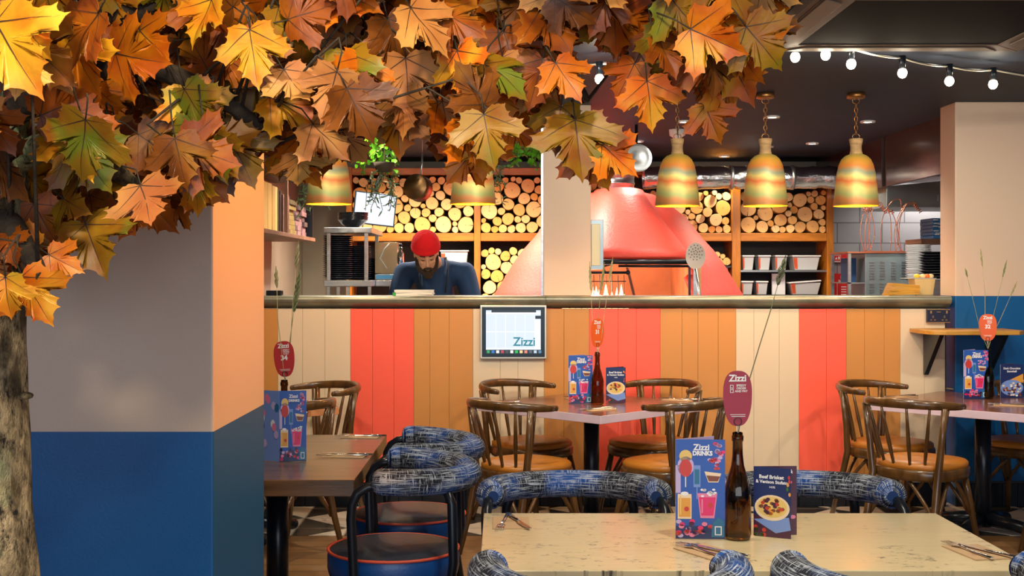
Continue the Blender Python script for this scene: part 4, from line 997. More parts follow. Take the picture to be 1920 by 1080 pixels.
def arc(cx, cy, r, a0, a1, z, n=10, sq=1): return [(cx+r*math.cos(R(a0+(a1-a0)*i/n)), cy+r*sq*math.sin(R(a0+(a1-a0)*i/n)), z) for i in range(n+1)]
def bistro(label, loc, rot):
    t = thing('spindle_chair', label, 'chair', loc, rot)
    W_ = M['chairwood']; n = 28
    def outline(s_, n=28):
        o = []
        for i in range(n):
            a = 2*math.pi*i/n; x = .238*math.cos(a); y = .232*math.sin(a)
            x = math.copysign(abs(math.cos(a))**.8, math.cos(a))*.240*(1.0-.10*(math.sin(a)*.5+.5)); y = math.copysign(abs(math.sin(a))**.8, math.sin(a))*.232
            o.append((x*s_, y*s_))
        return o
    b = MB(); vs = []; lv = [(.93,.452),(.985,.462),(.985,.482),(.93,.494),(.70,.500),(.35,.502),(.01,.502)]
    for s_, z in lv: vs += [(x,y,z) for x, y in outline(s_)]
    b.add(vs, [(i*n+j, i*n+(j+1)%n, (i+1)*n+(j+1)%n, (i+1)*n+j) for i in range(len(lv)-1) for j in range(n)], M['tanleather'], True); b.build('seat', t)
    b = MB(); vs = []; lv = [(.80,.400),(.99,.402),(1.02,.415),(1.02,.452),(.985,.462),(.8,.461)]
    for s_, z in lv: vs += [(x,y,z) for x, y in outline(s_)]
    b.add(vs, [(i*n+j, i*n+(j+1)%n, (i+1)*n+(j+1)%n, (i+1)*n+j) for i in range(len(lv)-1) for j in range(n)], W_, True); b.build('seat_ring', t)
    for s_ in (-1,1):
        MB().tube([(s_*.165,-.165,.405),(s_*.178,-.18,.30),(s_*.215,-.235,.0)], [.018,.020,.014], W_, 10).build('leg', t)
        MB().tube([(s_*.215,.285,.0),(s_*.19,.235,.22),(s_*.186,.185,.43),(s_*.205,.185,.60),(s_*.228,.197,.795)], [.014,.018,.021,.018,.016], W_, 10).build('leg', t)
    for (p0, p1) in (((-.17,-.17),(.17,-.17)),((-.17,-.17),(-.18,.20)),((.17,-.17),(.18,.20)),((-.18,.20),(.18,.20))):
        a = Vector((*p0,.0)); c = Vector((*p1,.0)); L_ = (c-a); pts = []
        for s_ in (0,1):
            q0 = a if s_ == 0 else c; dr = L_.normalized()*(1 if s_ == 0 else -1)
            arcp = [q0+dr*(.010+.13*math.sin(k/6*math.pi/2))+Vector((0,0,.20+.19*(1-math.cos(k/6*math.pi/2))**.0*math.sin(k/6*math.pi/2)**.9 if k else .20)) for k in range(7)]
            out = Vector((a.x+c.x,a.y+c.y,0)).normalized()*.014
            MB().tube([v+Vector((q0.x*.10*(1-i/6),q0.y*.10*(1-i/6),0)) for i, v in enumerate(arcp)], .0105, W_, 8).build('bent_brace', t)
    # top rail : flattened bentwood hoop
    rail = []; K = 18
    for i in range(K+1):
        a = R(-8+196*i/K); rail.append((.262*math.cos(a), .07+.245*math.sin(a) , .798+.018*math.sin(max(0,a))))
    rr = [.014+.010*math.sin(math.pi*min(1,max(0,i/K)))**.6 for i in range(K+1)]
    MB().tube(rail, rr, W_, 12, ellip=(1.05,.62), up=(0,0,1)).ball(rail[0], (.011,.013,.016), W_, 8).ball(rail[-1], (.011,.013,.016), W_, 8).build('top_rail', t)
    for a0 in (24,48,74,106,132,156):
        a = R(a0); top_ = Vector((.258*math.cos(a), .07+.242*math.sin(a), .79)); bx_, by_ = .205*math.cos(R(90+(a0-90)*.78)), .02+.195*math.sin(R(90+(a0-90)*.78))
        bot = Vector((bx_, by_, .462)); mid_ = bot.lerp(top_, .42)
        MB().tube([bot, bot.lerp(top_,.2), mid_, bot.lerp(top_,.75), top_], [.007,.0095,.0115,.009,.007], W_, 8).build('spindle', t)
    return t
ch0 = bistro('brown spindle chair at the front left side of the middle table', (.175,6.50,0), R(180-38))
def face(dx, dy): return math.atan2(dx, -dy)      # rotation so that local -Y looks along (dx,dy)
ch0.rotation_euler = (0,0,face(.72,.70)); ch0.location = (.13,6.58,0)
for (x, y, dx, dy, l) in ((.90,6.60,-.70,.72,'brown spindle chair at the front right side of the middle table'),
        (.18,7.42,.74,-.68,'brown spindle chair between the middle table left corner and the counter'),
        (.90,7.44,-.72,-.70,'brown spindle chair between the middle table right corner and the counter'),
        (2.28,6.66,.72,.70,'brown spindle chair in front of the right table with its back to the viewer'),
        (2.34,7.36,.70,-.72,'brown spindle chair left of the right table close to the counter'),
        (3.10,6.58,-.75,.66,'brown spindle chair cut by the frame at the right table front'),
        (3.17,7.43,-.7,-.72,'brown spindle chair by the blue wall behind the right table'),
        (-1.16,7.30,-.80,-.60,'brown spindle chair at the far left table nearest the counter'),
        (-1.20,6.55,-.80,.60,'brown spindle chair between the far left table and the rough wood table')):
    dup(ch0, (x,y,0), face(dx,dy), l)

def tub_chair(label, loc, rot):
    t = thing('tub_chair', label, 'chair', loc, rot); K = M['black']
    b = MB().lathe([(.001,.405),(.215,.405),(.232,.415),(.238,.44),(.238,.485),(.232,.502)], M['navyleather'], 40); b.build('seat_side', t)
    MB().lathe([(.232,.502),(.21,.512),(.15,.519),(.07,.522),(.001,.523)], M['seatleather'], 40).build('seat_pad', t)
    MB().tube([(.235*math.cos(2*math.pi*i/40), .235*math.sin(2*math.pi*i/40), .503) for i in range(40)], .0055, M['piping'], 8, closed=True).build('piping', t)
    pts = []; r_ = .272; n = 26
    for i in range(4): pts.append((r_-.004*(3-i), -.04+.013*i*1.0, .785))
    for i in range(n+1): a = math.pi*i/n; pts.append((r_*math.cos(a), .0+.275*math.sin(a)+.0, .785-.012*math.sin(a)))
    for i in range(4): pts.append((-r_+.004*i, -.0-.013*(i+0), .785))
    k = len(pts); rr = [.044]*k; rr[0] = .034; rr[-1] = .034; rr[1] = rr[-2] = .042
    b = MB().tube(pts, rr, M['weave'], 22, ellip=(1.05,1)); 
    b.tube([(pts[0][0]-.001,pts[0][1]-.008,.785),pts[0]], [.018,.034], M['weave'], 22).tube([pts[-1],(pts[-1][0]+.001,pts[-1][1]-.008,.785)], [.034,.018], M['weave'], 22)
    b.build('back_roll', t)
    for s_ in (-1,1):
        MB().tube([(s_*.272,-.02,.775),(s_*.276,-.066,.768),(s_*.280,-.098,.748),(s_*.280,-.116,.712),(s_*.278,-.120,.66),(s_*.262,-.112,.44),(s_*.24,-.16,.012)], .0165, K, 10).build('front_leg', t)
        MB().tube([(s_*.20,.195,.76),(s_*.215,.22,.70),(s_*.222,.225,.50),(s_*.215,.215,.42),(s_*.18,.17,.385),(s_*.12,.10,.383)], .0165, K, 10).build('back_stay', t)
        MB().tube([(s_*.12,.10,.383),(s_*.17,.15,.36),(s_*.20,.19,.30),(s_*.225,.235,.012)], .0165, K, 10).build('rear_leg', t)
    MB().tube([(.26,-.13,.385),(.10,-.05,.385),(-.10,-.05,.385),(-.26,-.13,.385)], .012, K, 8).cyl((0,0,.37),(0,0,.404), .13, K, 20).build('seat_frame', t)
    return t
tc0 = tub_chair('blue tub stool nearer the viewer at the rough wood table', (-.390,4.44,0), face(-1,0))
c1 = dup(tc0, (-.385,5.08,0), face(-1,0), 'blue tub stool farther from the viewer at the rough wood table')
ry, fy = 3.84, 2.84
for (px, d, dx, dy, l, sc_) in ((1076,3.94,0,-1,'blue tub chair behind the pale table facing the viewer on the left',1),(1514,3.94,0,-1,'blue tub chair behind the pale table seen past the food menu',1),
        (1143,2.885,0,1,'blue tub chair back in the foreground below the drinks menu',1.06),(1712,2.88,0,1,'blue tub chair back in the foreground at lower right',1.06)):
    dup(tc0, (X(px,d),d,0), face(dx,dy), l, scale=(sc_,sc_,1.01 if sc_ > 1 else 1))

# ================================================================ table setting
fk, kf = M['chrome'], M['chrome']
def fork():
    b = MB(); b.tube([(0,-.10,.004),(0,-.03,.004),(0,.02,.006),(0,.045,.010)], [.0065,.005,.0032,.004], fk, 8, ellip=(.5,1), up=(0,0,1))
    b.prism([(-.004,.04),(.004,.04),(.012,.055),(.0125,.068),(-.0125,.068),(-.012,.055)], .004,.0062, fk)
    for x in (-.0108,-.0036,.0036,.0108): b.box(x-.0015,x+.0015,.067,.110,.004,.0060, fk)
    return b.build('fork', bevel=.0005)
def knife():
    b = MB(); b.tube([(0,-.11,.005),(0,-.05,.005),(0,.0,.0045)], [.0085,.0075,.005], kf, 10, ellip=(.5,1), up=(0,0,1)); b.prism([(-.006,.0),(.004,.0),(.010,.02),(.010,.08),(.003,.112),(-.006,.118)], .0035,.0052, kf)
    return b.build('knife', bevel=.0004)
def napk():
    b = MB().box(-.055,.055,-.085,.085,0,.0012,M['napkin']).box(-.054,.053,-.084,.084,.0014,.0026,M['napkin']); a = Art(b, (-.055,-.085,.0027), (1,0,0), (0,1,0), (0,0,1), .0002)
    for k in range(4): a.rect(.02+k*.003,.05+k*.008,.085,.0515+k*.008,M['walnut'],1)
    return b.build('napkin')
nap0, fork0, kn0 = napk(), fork(), knife()
def setting(x, y, rot, where, z=.7505, sp=.016, ra=0, fr=None, kr=None):
    c, s_ = math.cos(rot), math.sin(rot); L2 = lambda u, v: (x+u*c-v*s_, y+u*s_+v*c)
    o = nap0.copy(); COL.objects.link(o); o.location = (x,y,z); o.rotation_euler = (0,0,rot); tag(o, 'kraft paper napkin '+where, 'napkin')
    o = fork0.copy(); COL.objects.link(o); o.location = (*L2(-sp,.006),z+.0028); o.rotation_euler = (0,0,rot+(fr or 0)); tag(o, 'steel fork '+where, 'fork')
    o = kn0.copy(); COL.objects.link(o); o.location = (*L2(sp,-.004),z+.0028); o.rotation_euler = (0,0,rot+(kr or 0)); tag(o, 'steel knife '+where, 'knife')
g = lambda px, py: G(px, py, .7505)
def st_(px, py, rot, where, **k): p = g(px, py); setting(p.x, p.y, rot, where, **k)
st_(958,981,R(180),'at the far left corner of the pale table', fr=R(-6), kr=R(16), sp=-.022)
st_(1330,1036,R(30),'before the drinks menu on the pale table', fr=R(0), kr=R(12), sp=.018)
st_(1832,1036,R(10),'at the right end of the pale table', fr=R(4), kr=R(18), sp=.020)
st_(1640,972,R(180),'behind the food menu on the pale table') if 0 else None
st_(648,855,R(82),'nearer on the rough wood table', fr=R(8), kr=R(-6))
st_(678,819,R(80),'farther on the rough wood table', fr=R(12), kr=R(-6))
st_(946,758,R(120),'at the left corner of the middle table', fr=R(-14), kr=R(6))
st_(1122,768,R(120),'at the front corner of the middle table', fr=R(-14), kr=R(6))
st_(1272,750,R(60),'at the right corner of the middle table', fr=R(10))
st_(1092,747,R(60),'at the back corner of the middle table')
st_(1690,744,R(110),'at the left corner of the right table', fr=R(-14))
st_(1795,729,R(60),'at the back of the right table')
st_(1893,760,R(70),'at the front right of the right table', fr=R(16))
st_(583,762,R(80),'on the far left table', fr=R(12))
for o in (nap0, fork0, kn0): bpy.data.objects.remove(o)

# bottles, tags, menus, grasses
def bottle_(label, p, s_=1.0):
    t = thing('wine_bottle', label, 'bottle', (p.x,p.y,.751)); t.scale = (s_,s_,s_)
    out = [(.001,.004),(.030,.0),(.036,.004),(.0375,.012),(.0375,.125),(.035,.145),(.027,.175),(.018,.205),(.0145,.235),(.0138,.272),(.0162,.274),(.0165,.288),(.0145,.290),(.0145,.297),(.0125,.298)]
    inn = [(r-.0025 if r > .01 else r, max(z, .008)) for r, z in out[:-1]][::-1]
    MB().lathe(out+inn[1:], M['bottle'], 36).build('bottle_glass', t)
    return t
PT = [g(1383,1010), g(1120,758), g(1852,747), g(533,850)]
PT[3] = g(533,846)
BL = ['dark wine bottle between the two menus on the pale table','dark wine bottle in the centre of the middle table','dark wine bottle behind the menu on the right table','dark wine bottle hidden behind the drinks menu on the rough wood table']
for p, l in zip(PT, BL): bottle_(l, p)
def tag_sign(label, p, z, rot, col, num, w_=.082, h=.155, lean=0):
    t = thing('table_tag', label, 'table tag', (p.x,p.y,z), (0,R(lean),rot))
    m = mat('tag_'+num+'_card', srgb(*col), .5); n = 40; poly = []
    for i in range(n):
        a = 2*math.pi*i/n; c, s_ = math.cos(a), math.sin(a); u = math.copysign(abs(c)**.75, c)*w_/2; v = math.copysign(abs(s_)**.85, s_)*h/2
        poly.append((u*(1+.10*v/(h/2)), v))
    b = MB().prism(poly, -.001,.001, m, Matrix.Rotation(R(90),4,'X')); a = Art(b, (0,-.0011,0), (1,0,0), (0,0,1), (0,-1,0), .0003); wh = M['signwhite']; k = h/.155
    a.text('Zizzi', 0, .056*k, .026*k, wh, 1, .03)
    if num == '0':
        for q, s_ in enumerate(('SPEEDY','ORDER','AND PAY')): a.text(s_, .010, .036-.008*q, .0085, wh, 1, .02)
        a.rect(-.022,.016,-.012,.038,wh,1); a.rect(-.0205,.0175,-.0135,.0365,m,2); a.text('2', -.017, .027, .010, wh, 3)
    else:
        for q, s_ in enumerate(('SPEEDY','ORDER','& PAY')): a.text(s_, .010, .038*k-.008*q, .0085, wh, 1, .02)
        a.text(num, 0, .004*k, .030*k, wh, 1, .04)
    for q in range(2): a.rect(-.022+.004*q,-.046*k-q*.005,.022,-.0445*k-q*.005,wh,1)
    b.build('tag_card', t)
    ring = [(.011*math.cos(2*math.pi*i/16), -.0035, -h/2+.013+.011*math.sin(2*math.pi*i/16)) for i in range(16)]
    MB().tube(ring, .0012, M['ink'], 5, closed=True).build('wire_ring', t)
    MB().tube([(0,-.0035,-h/2+.002),(0,0,-h/2-.02),(0,0,-h/2-.14)], .0014, M['steel'], 5).build('wire_stem', t)
tag_sign('plum red table tag with pay text wired into the foreground bottle', PT[0], Z(747,PT[0].y), R(6), (160,52,72), '0')
tag_sign('orange table tag 31 wired into the middle table bottle', PT[1], Z(624,PT[1].y), R(38), (232,96,30), '31', .10, .165)
tag_sign('orange table tag 32 wired into the right table bottle', PT[2], Z(614,PT[2].y), R(-14), (226,92,36), '32', .10, .16)
tag_sign('red table tag 34 wired into the rough wood table bottle', PT[3], Z(673,PT[3].y), R(-6), (190,50,52), '34', .088, .150, lean=-4)
def seed_grass(label, p, path, m, head=.10, hr=.006, seed=1, droop=False):
    """stem through pixel-measured heights, seed head at its end"""
    t = thing('dried_grass_stem', label, 'dried grass', p); q = [Vector(v)-p for v in path]; rg = random.Random(seed)
    MB().tube(q, [.0016]*(len(q)-1)+[.0010], m, 5).build('stem', t)
    e = q[-1]; dr = (q[-1]-q[-2]).normalized(); b = MB()
    n = int(head/.0042)
    for i in range(n):
        u = i/n; c = e+dr*(u*head-.0)+Vector((0,0,-(.35*head*u*u if droop else 0))); wv = hr*(math.sin(math.pi*min(1,u*1.05+.1))**.6)
        for k in range(3):
            a = i*2.4+k*2.1; o_ = Vector((math.cos(a),math.sin(a),.0))*wv
            tip = c+o_+dr*.010+Vector((0,0,-.004 if droop else .002))
            b.tube([c, c.lerp(tip,.5)+o_*.3, tip], [.0012,.0020,.0005], m, 4, smooth=False)
    b.build('seed_head', t)
def stemp(p, pts, ztop=1.05):
    return [Vector((p.x,p.y,.80)), Vector((p.x+.002,p.y,1.045))]+[Vector((X(px,p.y+dy),p.y+dy,Z(py,p.y+dy))) for px, py, dy in pts]
gr, gg = M['grass'], M['grassg']
seed_grass('long dark green grass leaning right out of the foreground bottle', PT[0], stemp(PT[0], [(1395,745,.01),(1425,645,.03),(1447,575,.05),(1458,535,.06)]), mat('olive_dry_grass', srgb(112,116,84), .8, nz=(30,.3)), .085, .011, 4)
for path, m_, l, hd, sd in (([(527,650,0),(521,600,0),(519,540,0)],gr,'short straw ear leaning left at tag 34',.085,1),([(545,640,.01),(549,570,.01),(555,505,.01)],gr,'tall straw ear standing up at tag 34',.115,2),([(541,660,.02),(548,605,.02),(551,585,.02)],gg,'bushy green grass head at tag 34',.20,3)):
    seed_grass(l, PT[3], stemp(PT[3], path), m_, hd, .013 if 'bushy' in l else .009, sd)
for path, m_, l, hd, sd in (([(1115,640,0),(1110,590,0),(1108,545,0)],gr,'straw ear leaning left at tag 31',.16,5),([(1121,630,.01),(1124,570,.01),(1127,545,.01)],gg,'green grass ear upright at tag 31',.16,6),([(1127,640,.02),(1133,590,.02),(1142,530,.02)],gr,'thin straw ear leaning right at tag 31',.14,7)):
    seed_grass(l, PT[1], stemp(PT[1], path), m_, hd, .008, sd)
for path, m_, l, hd, sd in (([(1838,620,0),(1824,560,0),(1814,520,0)],gg,'grass ear leaning left at tag 32',.05,8),([(1847,610,.01),(1847,550,.01),(1842,500,.01)],gr,'straw ear upright at tag 32',.10,9),([(1856,620,.02),(1868,570,.02),(1880,520,.02)],gg,'grass ear leaning right at tag 32',.10,10),([(1860,630,.02),(1875,600,.02),(1895,555,.02)],gr,'thin curved straw stem far right at tag 32',.09,11)):
    seed_grass(l, PT[2], stemp(PT[2], path), m_, hd, .006, sd)
# menus
C_ = lambda n_, c, e=0: mat('print_'+n_, srgb(*c), .4, coat=.3)
pal = dict(blue=C_('blue',(40,88,176)), lblue=C_('pale_blue',(120,150,214)), pink=C_('pink',(232,130,168)), mag=C_('magenta',(226,44,110)), org=C_('orange',(228,160,60)), red=C_('tomato',(204,60,50)), cream=C_('cream',(240,214,180)), white=C_('white',(240,238,240)), navy=C_('navy',(28,44,96)), teal=C_('teal',(40,110,150)), brown=C_('brown',(130,70,44)), yel=C_('yellow',(232,196,110)), dark=C_('aubergine',(74,34,60)), lav=C_('lavender',(196,176,220)), green=C_('green',(60,110,50)))
def menu(label, p, w_, h, rot, kind, spread=28, seed=0):
    t = thing('folded_menu', label, 'menu', (p.x,p.y,.751), rot); rg = random.Random(seed)
    b = MB().box(0,w_,0,.0008,0,h,pal['blue' if kind == 'drinks' else 'navy']); a = Art(b, (0,-.0002,0), (1,0,0), (0,0,1), (0,-1,0), .00025); u = lambda x: x*w_; v = lambda y: y*h; q = pal
    if kind == 'drinks':
        a.rect(0,0,w_,v(.13),q['navy'],1)
        a.ell(u(.20),v(.83),u(.13),v(.065),q['yel'],2); a.ell(u(.20),v(.73),u(.17),v(.10),q['lav'],2); a.ell(u(.20),v(.71),u(.13),v(.09),q['red'],3); a.rect(u(.19),v(.52),u(.21),v(.64),q['white'],3)
        for k in range(14): a.ell(u(rg.uniform(.80,.97)),v(rg.uniform(.80,.98)),u(.05),v(.018),q[rg.choice(('pink','lav','mag'))],2,8)
        for k in range(12): a.ell(u(rg.uniform(.60,.88)),v(rg.uniform(.70,.80)),u(.04),v(.015),q[rg.choice(('pink','lav','red'))],2,8)
        a.text('Zizzi', u(.52),v(.92),w_*.17,q['white'],8,.03); a.text('DRINKS', u(.54),v(.86),w_*.125,q['white'],8,.05,.92)
        a.rect(u(.36),v(.52),u(.50),v(.74),q['lblue'],2); a.rect(u(.38),v(.55),u(.48),v(.70),q['teal'],3); a.rect(u(.42),v(.40),u(.44),v(.52),q['lblue'],2)
        a.poly([(u(.58),v(.68)),(u(.92),v(.66)),(u(.86),v(.57)),(u(.66),v(.57))],q['cream'],2); a.poly([(u(.62),v(.64)),(u(.90),v(.63)),(u(.85),v(.58)),(u(.67),v(.58))],q['brown'],3)
        a.rect(u(.04),v(.20),u(.32),v(.45),q['cream'],2); a.rect(u(.06),v(.22),u(.30),v(.41),q['org'],3)
        a.poly([(u(.44),v(.46)),(u(.84),v(.46)),(u(.78),v(.21)),(u(.50),v(.21))],q['pink'],2); a.poly([(u(.47),v(.42)),(u(.81),v(.42)),(u(.76),v(.235)),(u(.52),v(.235))],q['mag'],3); a.rect(u(.52),v(.26),u(.55),v(.40),q['pink'],4); a.ell(u(.70),v(.34),u(.05),v(.03),q['red'],4); a.rect(u(.08),v(.24),u(.11),v(.43),q['yel'],4); a.ell(u(.18),v(.455),u(.08),v(.02),q['white'],4); a.ell(u(.22),v(.30),u(.05),v(.025),q['red'],4); a.rect(u(.0),v(.46),u(.10),v(.74),q['lav'],2)
        for k in range(14): a.ell(u(rg.uniform(.46,.82)),v(rg.uniform(.43,.50)),u(.035),v(.012),q['white'],4,7)
        for k in range(26): a.ell(u(rg.uniform(.04,.72)),v(rg.uniform(.03,.18)),u(.06),v(.022),q[rg.choice(('lav','mag','pink','dark','navy','red'))],4,8)
        a.poly([(u(.72),v(.02)),(u(.98),v(.02)),(u(.98),v(.18)),(u(.86),v(.22)),(u(.74),v(.16))],q['teal'],5); a.rect(u(.79),v(.04),u(.93),v(.13),q['white'],6); a.rect(u(.81),v(.05),u(.91),v(.12),q['teal'],7)
    elif kind == 'food':
        a.rect(0,v(.0),w_,v(.30),q['dark'],1)
        a.text('Beef Brisket', u(.48),v(.86),w_*.135,q['white'],3,.03); a.text('& Venison Stufato', u(.49),v(.79),w_*.118,q['white'],3,.03); a.text('14.95', u(.5),v(.715),w_*.075,q['white'],3,.02)
        a.poly([(u(.0),v(.24)),(u(.95),v(.30)),(w_,v(.12)),(u(.6),v(.06))],q['lblue'],2)
        a.ell(u(.5),v(.42),u(.47),v(.185),q['cream'],3,24); a.ell(u(.5),v(.43),u(.40),v(.150),q['yel'],4,24)
        for k in range(34): t_ = rg.uniform(0,6.28); r_ = rg.random()**.6; a.ell(u(.5+.30*r_*math.cos(t_)),v(.44+.11*r_*math.sin(t_)),u(.06),v(.026),q[rg.choice(('brown','red','org','brown','dark'))],5+k%3,7)
        for k in range(10): a.ell(u(rg.uniform(.02,.3)),v(rg.uniform(.02,.14)),u(.06),v(.03),q[rg.choice(('dark','green','red'))],4,7)
        for k in range(5): a.ell(u(rg.uniform(.9,.97)),v(rg.uniform(.6,.9)),u(.035),v(.03),q[rg.choice(('green','red','org'))],4,7)
    else:
        a.text('Dark Chocolate', u(.5),v(.88),w_*.115,q['white'],3,.03); a.text('Snowball', u(.5),v(.79),w_*.12,q['white'],3,.03)
        a.poly([(u(.3),v(.5)),(w_,v(.72)),(w_,v(.45))],q['org'],1); a.ell(u(.5),v(.30),u(.5),v(.24),q['lblue'],2,22)
        for k in range(40): a.ell(u(rg.uniform(.12,.9)),v(rg.uniform(.05,.45)),u(.06),v(.03),q[rg.choice(('cream','white','brown','dark','cream'))],3+k%3,7)
    b.build('front_page', t)
    if kind == 'food': w_ *= 1.16
    rear = MB().box(0,w_,0,.0008,0,h,q['white'])
    if kind == 'drinks':
        bk = Art(rear, (w_,.0010,0), (-1,0,0), (0,0,1), (0,1,0), .00025); bk.rect(0,0,w_,h,q['lblue'],1)
        for k in range(12): bk.ell(u(rg.uniform(.1,.9)),v(rg.uniform(.05,.95)),u(.10),v(.06),q[rg.choice(('blue','lav','pink','teal','white'))],2+k%3,9)
    ar = Art(rear, (0,-.0002,0), (1,0,0), (0,0,1), (0,-1,0), .00025); ar.rect(0,0,w_,h,q['lav'] if kind == 'drinks' else q['dark'],1)
    if kind == 'food':
        ar.text("'Nduja &", u(.68),v(.92),w_*.125,q['white'],6,.03)
        for k in range(20): ar.ell(u(rg.uniform(.5,.91)),v(rg.uniform(.1,.8)),u(.07),v(.03),q[rg.choice(('org','red','green','pink'))],2+k%3,7)
    side = -1 if kind != 'food' else 1
    o = rear.build('rear_page', t)
    if kind == 'food': o.location = (0,.0015,0); o.rotation_euler = (0,0,R(spread)); 
    else: o.location = (0,.0015,0); o.rotation_euler = (0,0,R(spread))
    return t
q_ = g(1267,1010); menu('blue drinks menu standing on the pale table left of the bottle', q_, .137, .278, R(-4), 'drinks', 34, 1)
q_ = g(1413,1004); menu('food menu with a filled bread bowl standing right of the bottle on the pale table', q_, .106, .196, R(-27), 'food', 29, 2)
q_ = g(1066,757); menu('drinks menu standing left of the bottle on the middle table', q_, .138, .276, R(4), 'drinks', 40, 3)
q_ = g(1136,756); menu('small food menu standing right of the bottle on the middle table', q_, .115, .205, R(4), 'food', 30, 4)
q_ = g(1807,748); menu('drinks menu standing on the right table', q_, .15, .290, R(4), 'drinks', 40, 5)
q_ = g(1876,746); menu('dessert menu standing at the right frame edge', q_, .14, .20, R(4), 'dessert', 30, 6)
q_ = g(524,866); menu('drinks menu standing open on the rough wood table by the pillar', q_, .105, .280, R(8), 'drinks', 150, 7)

# counter screen
cx0, cx1, cz0, cz1 = X(900,7.84), X(1025,7.84), Z(673,7.84), Z(572,7.84)
t = thing('touch_screen', 'lit touch screen in a silver frame on the counter front', 'screen', ((cx0+cx1)/2,7.84,(cz0+cz1)/2)); w2_, h2_ = (cx1-cx0)/2, (cz1-cz0)/2
MB().box(-w2_,w2_,.004,.038,-h2_,h2_,M['silverframe']).build('frame', t, bevel=.004)
MB().box(-w2_+.012,w2_-.012,-.001,.0035,-h2_+.012,h2_-.012,M['bezel']).build('bezel', t, bevel=.002)
b = MB(); W2, H2 = 2*w2_-.076, 2*h2_-.066; b.box(-W2/2,W2/2,-.0018,-.0012,-H2/2,H2/2,M['screenon']); a = Art(b, (-W2/2,-.0019,-H2/2), (1,0,0), (0,0,1), (0,-1,0), .0003)
wl = mat('screen_white_line', (.1,.1,.1), .4, emit=((1,1,1),1.0)); dk = mat('screen_dark', (.02,.04,.06), .3)
a.rect(.035,H2-.014,W2-.03,H2,dk,1); a.rect(0,H2-.024,W2,H2-.014,wl,1); a.rect(W2-.035,H2-.055,W2,H2-.035,M['bezel'],2); a.rect(W2-.036,.03,W2-.004,H2-.06,wl,1)
for k in range(1,6): a.rect(k*.062,.035,k*.062+.003,H2-.03,wl,1)
a.rect(0,H2*.50,W2-.04,H2*.50+.004,wl,1); a.rect(0,.028,W2,.036,wl,1); a.rect(0,0,W2,.026,dk,1)
for k, c in enumerate(((40,150,90),(40,110,190),(220,220,230),(150,60,90),(60,70,80),(230,240,240),(30,170,90),(230,190,140),(210,120,110),(70,90,110),(160,190,220),(80,120,160))): a.rect(.006+k*.030,.004,.024+k*.030,.022,mat('icon_%d' % k, srgb(*c), .4, emit=(srgb(*c),.6)),2)
a.text('Zizzi', W2-.105,.075,.078,M['teal'],3,.02,.95)
b.build('display', t)

# ================================================================ the maple tree
half = [(0,0),(.10,-.09),(.22,-.15),(.34,-.14),(.52,-.11),(.50,.02),(.58,.06),(.53,.14),(.66,.20),(.84,.25),(.78,.35),(.92,.48),(.74,.52),(.66,.61),(.53,.575),(.40,.52),(.30,.50),(.33,.60),(.42,.71),(.31,.76),(.34,.87),(.18,.90),(.11,1.0),(0,1.16)]
def rough_edge(h):
    o = []
    for i in range(len(h)-1):
        o.append(h[i]); a, b_ = Vector(h[i]), Vector(h[i+1]); d = b_-a
        if i >= 2 and d.length > .08: nrm = Vector((d.y, -d.x)).normalized(); m_ = a.lerp(b_, .5)+nrm*(-.022); o.append((m_.x,m_.y))
    o.append(h[-1]); return o
hf = rough_edge(half); OUT = hf + [(-x,y) for x, y in hf[-2:0:-1]]
CEN = Vector((0,.26)); NR = len(OUT)
def add_leaf(b, base, tip, nrm, m, rg, mb_=None, fade=1.0):
    L_ = (tip-base).length/1.12; y = (tip-base).normalized(); n_ = (nrm - y*nrm.dot(y)).normalized(); x = y.cross(n_)
    fold = rg.uniform(-.05,.32); droop = rg.uniform(.05,.38); tw = rg.uniform(-.25,.25); ph = rg.uniform(0,6.28); asp = rg.uniform(.85,1.05)
    def D3(u, v, w_=0):
        r2 = u*u+(v-.1)**2; z = fold*abs(u) - droop*r2*.5 + tw*u*v + .035*math.sin(7*u+ph)*min(1,r2*2)+.03*math.sin(6*v+ph)
        return base + (x*u*asp + y*v + n_*(z+w_))*L_
    th = .0009/L_
    for side in (0,1):
        vs = [D3(CEN.x, CEN.y, th*(1-2*side)*.5)]
        for s_ in (.35,.7,1.0): vs += [D3(CEN.x+(u-CEN.x)*s_, CEN.y+(v-CEN.y)*s_, th*(1-2*side)*.5) for u, v in OUT]
        fs = [(0,1+j,1+(j+1)%NR) for j in range(NR)]
        for i in range(2): fs += [(1+i*NR+j, 1+(i+1)*NR+j, 1+(i+1)*NR+(j+1)%NR, 1+i*NR+(j+1)%NR) for j in range(NR)]
        if side: fs = [f[::-1] for f in fs]
        b.add(vs, fs, m if side == 0 else LEAFBACK, True)
    for (eu, ev, w0) in ((0,1.0,.013),(.72,.42,.010),(-.72,.42,.010),(.40,-.08,.007),(-.40,-.08,.007)):
        for side in (0,1):
            off = th*(1-2*side)*1.3; vs = []; K = 5; d = Vector((eu,ev)).normalized(); pn = Vector((d.y,-d.x))
            for i in range(K+1):
                t_ = i/K; c = Vector((eu,ev))*t_; ww = w0*(1-t_*.85)
                vs += [D3(c.x+pn.x*ww, c.y+pn.y*ww, off), D3(c.x-pn.x*ww, c.y-pn.y*ww, off)]
            b.add(vs, [(2*i,2*i+1,2*i+3,2*i+2) for i in range(K)], VEIN)
tree = thing('maple_tree', 'artificial autumn maple with orange leaves arching over from a mossy trunk at left', 'tree', (-.985,2.25,0))
TL = Vector((-.985,2.25,0))
b = MB(); pts = []; rr = []; rg = random.Random(4)
for i in range(34):
    z = i*.063; pts.append((.012*math.sin(z*3.1)+.018*(z/2), .01*math.cos(z*2.3), z)); rr.append(.128-.013*z+.010*(noise.noise(Vector((0,0,z*5))))+(.03*math.exp(-z*7)))
vs = []; n = 40
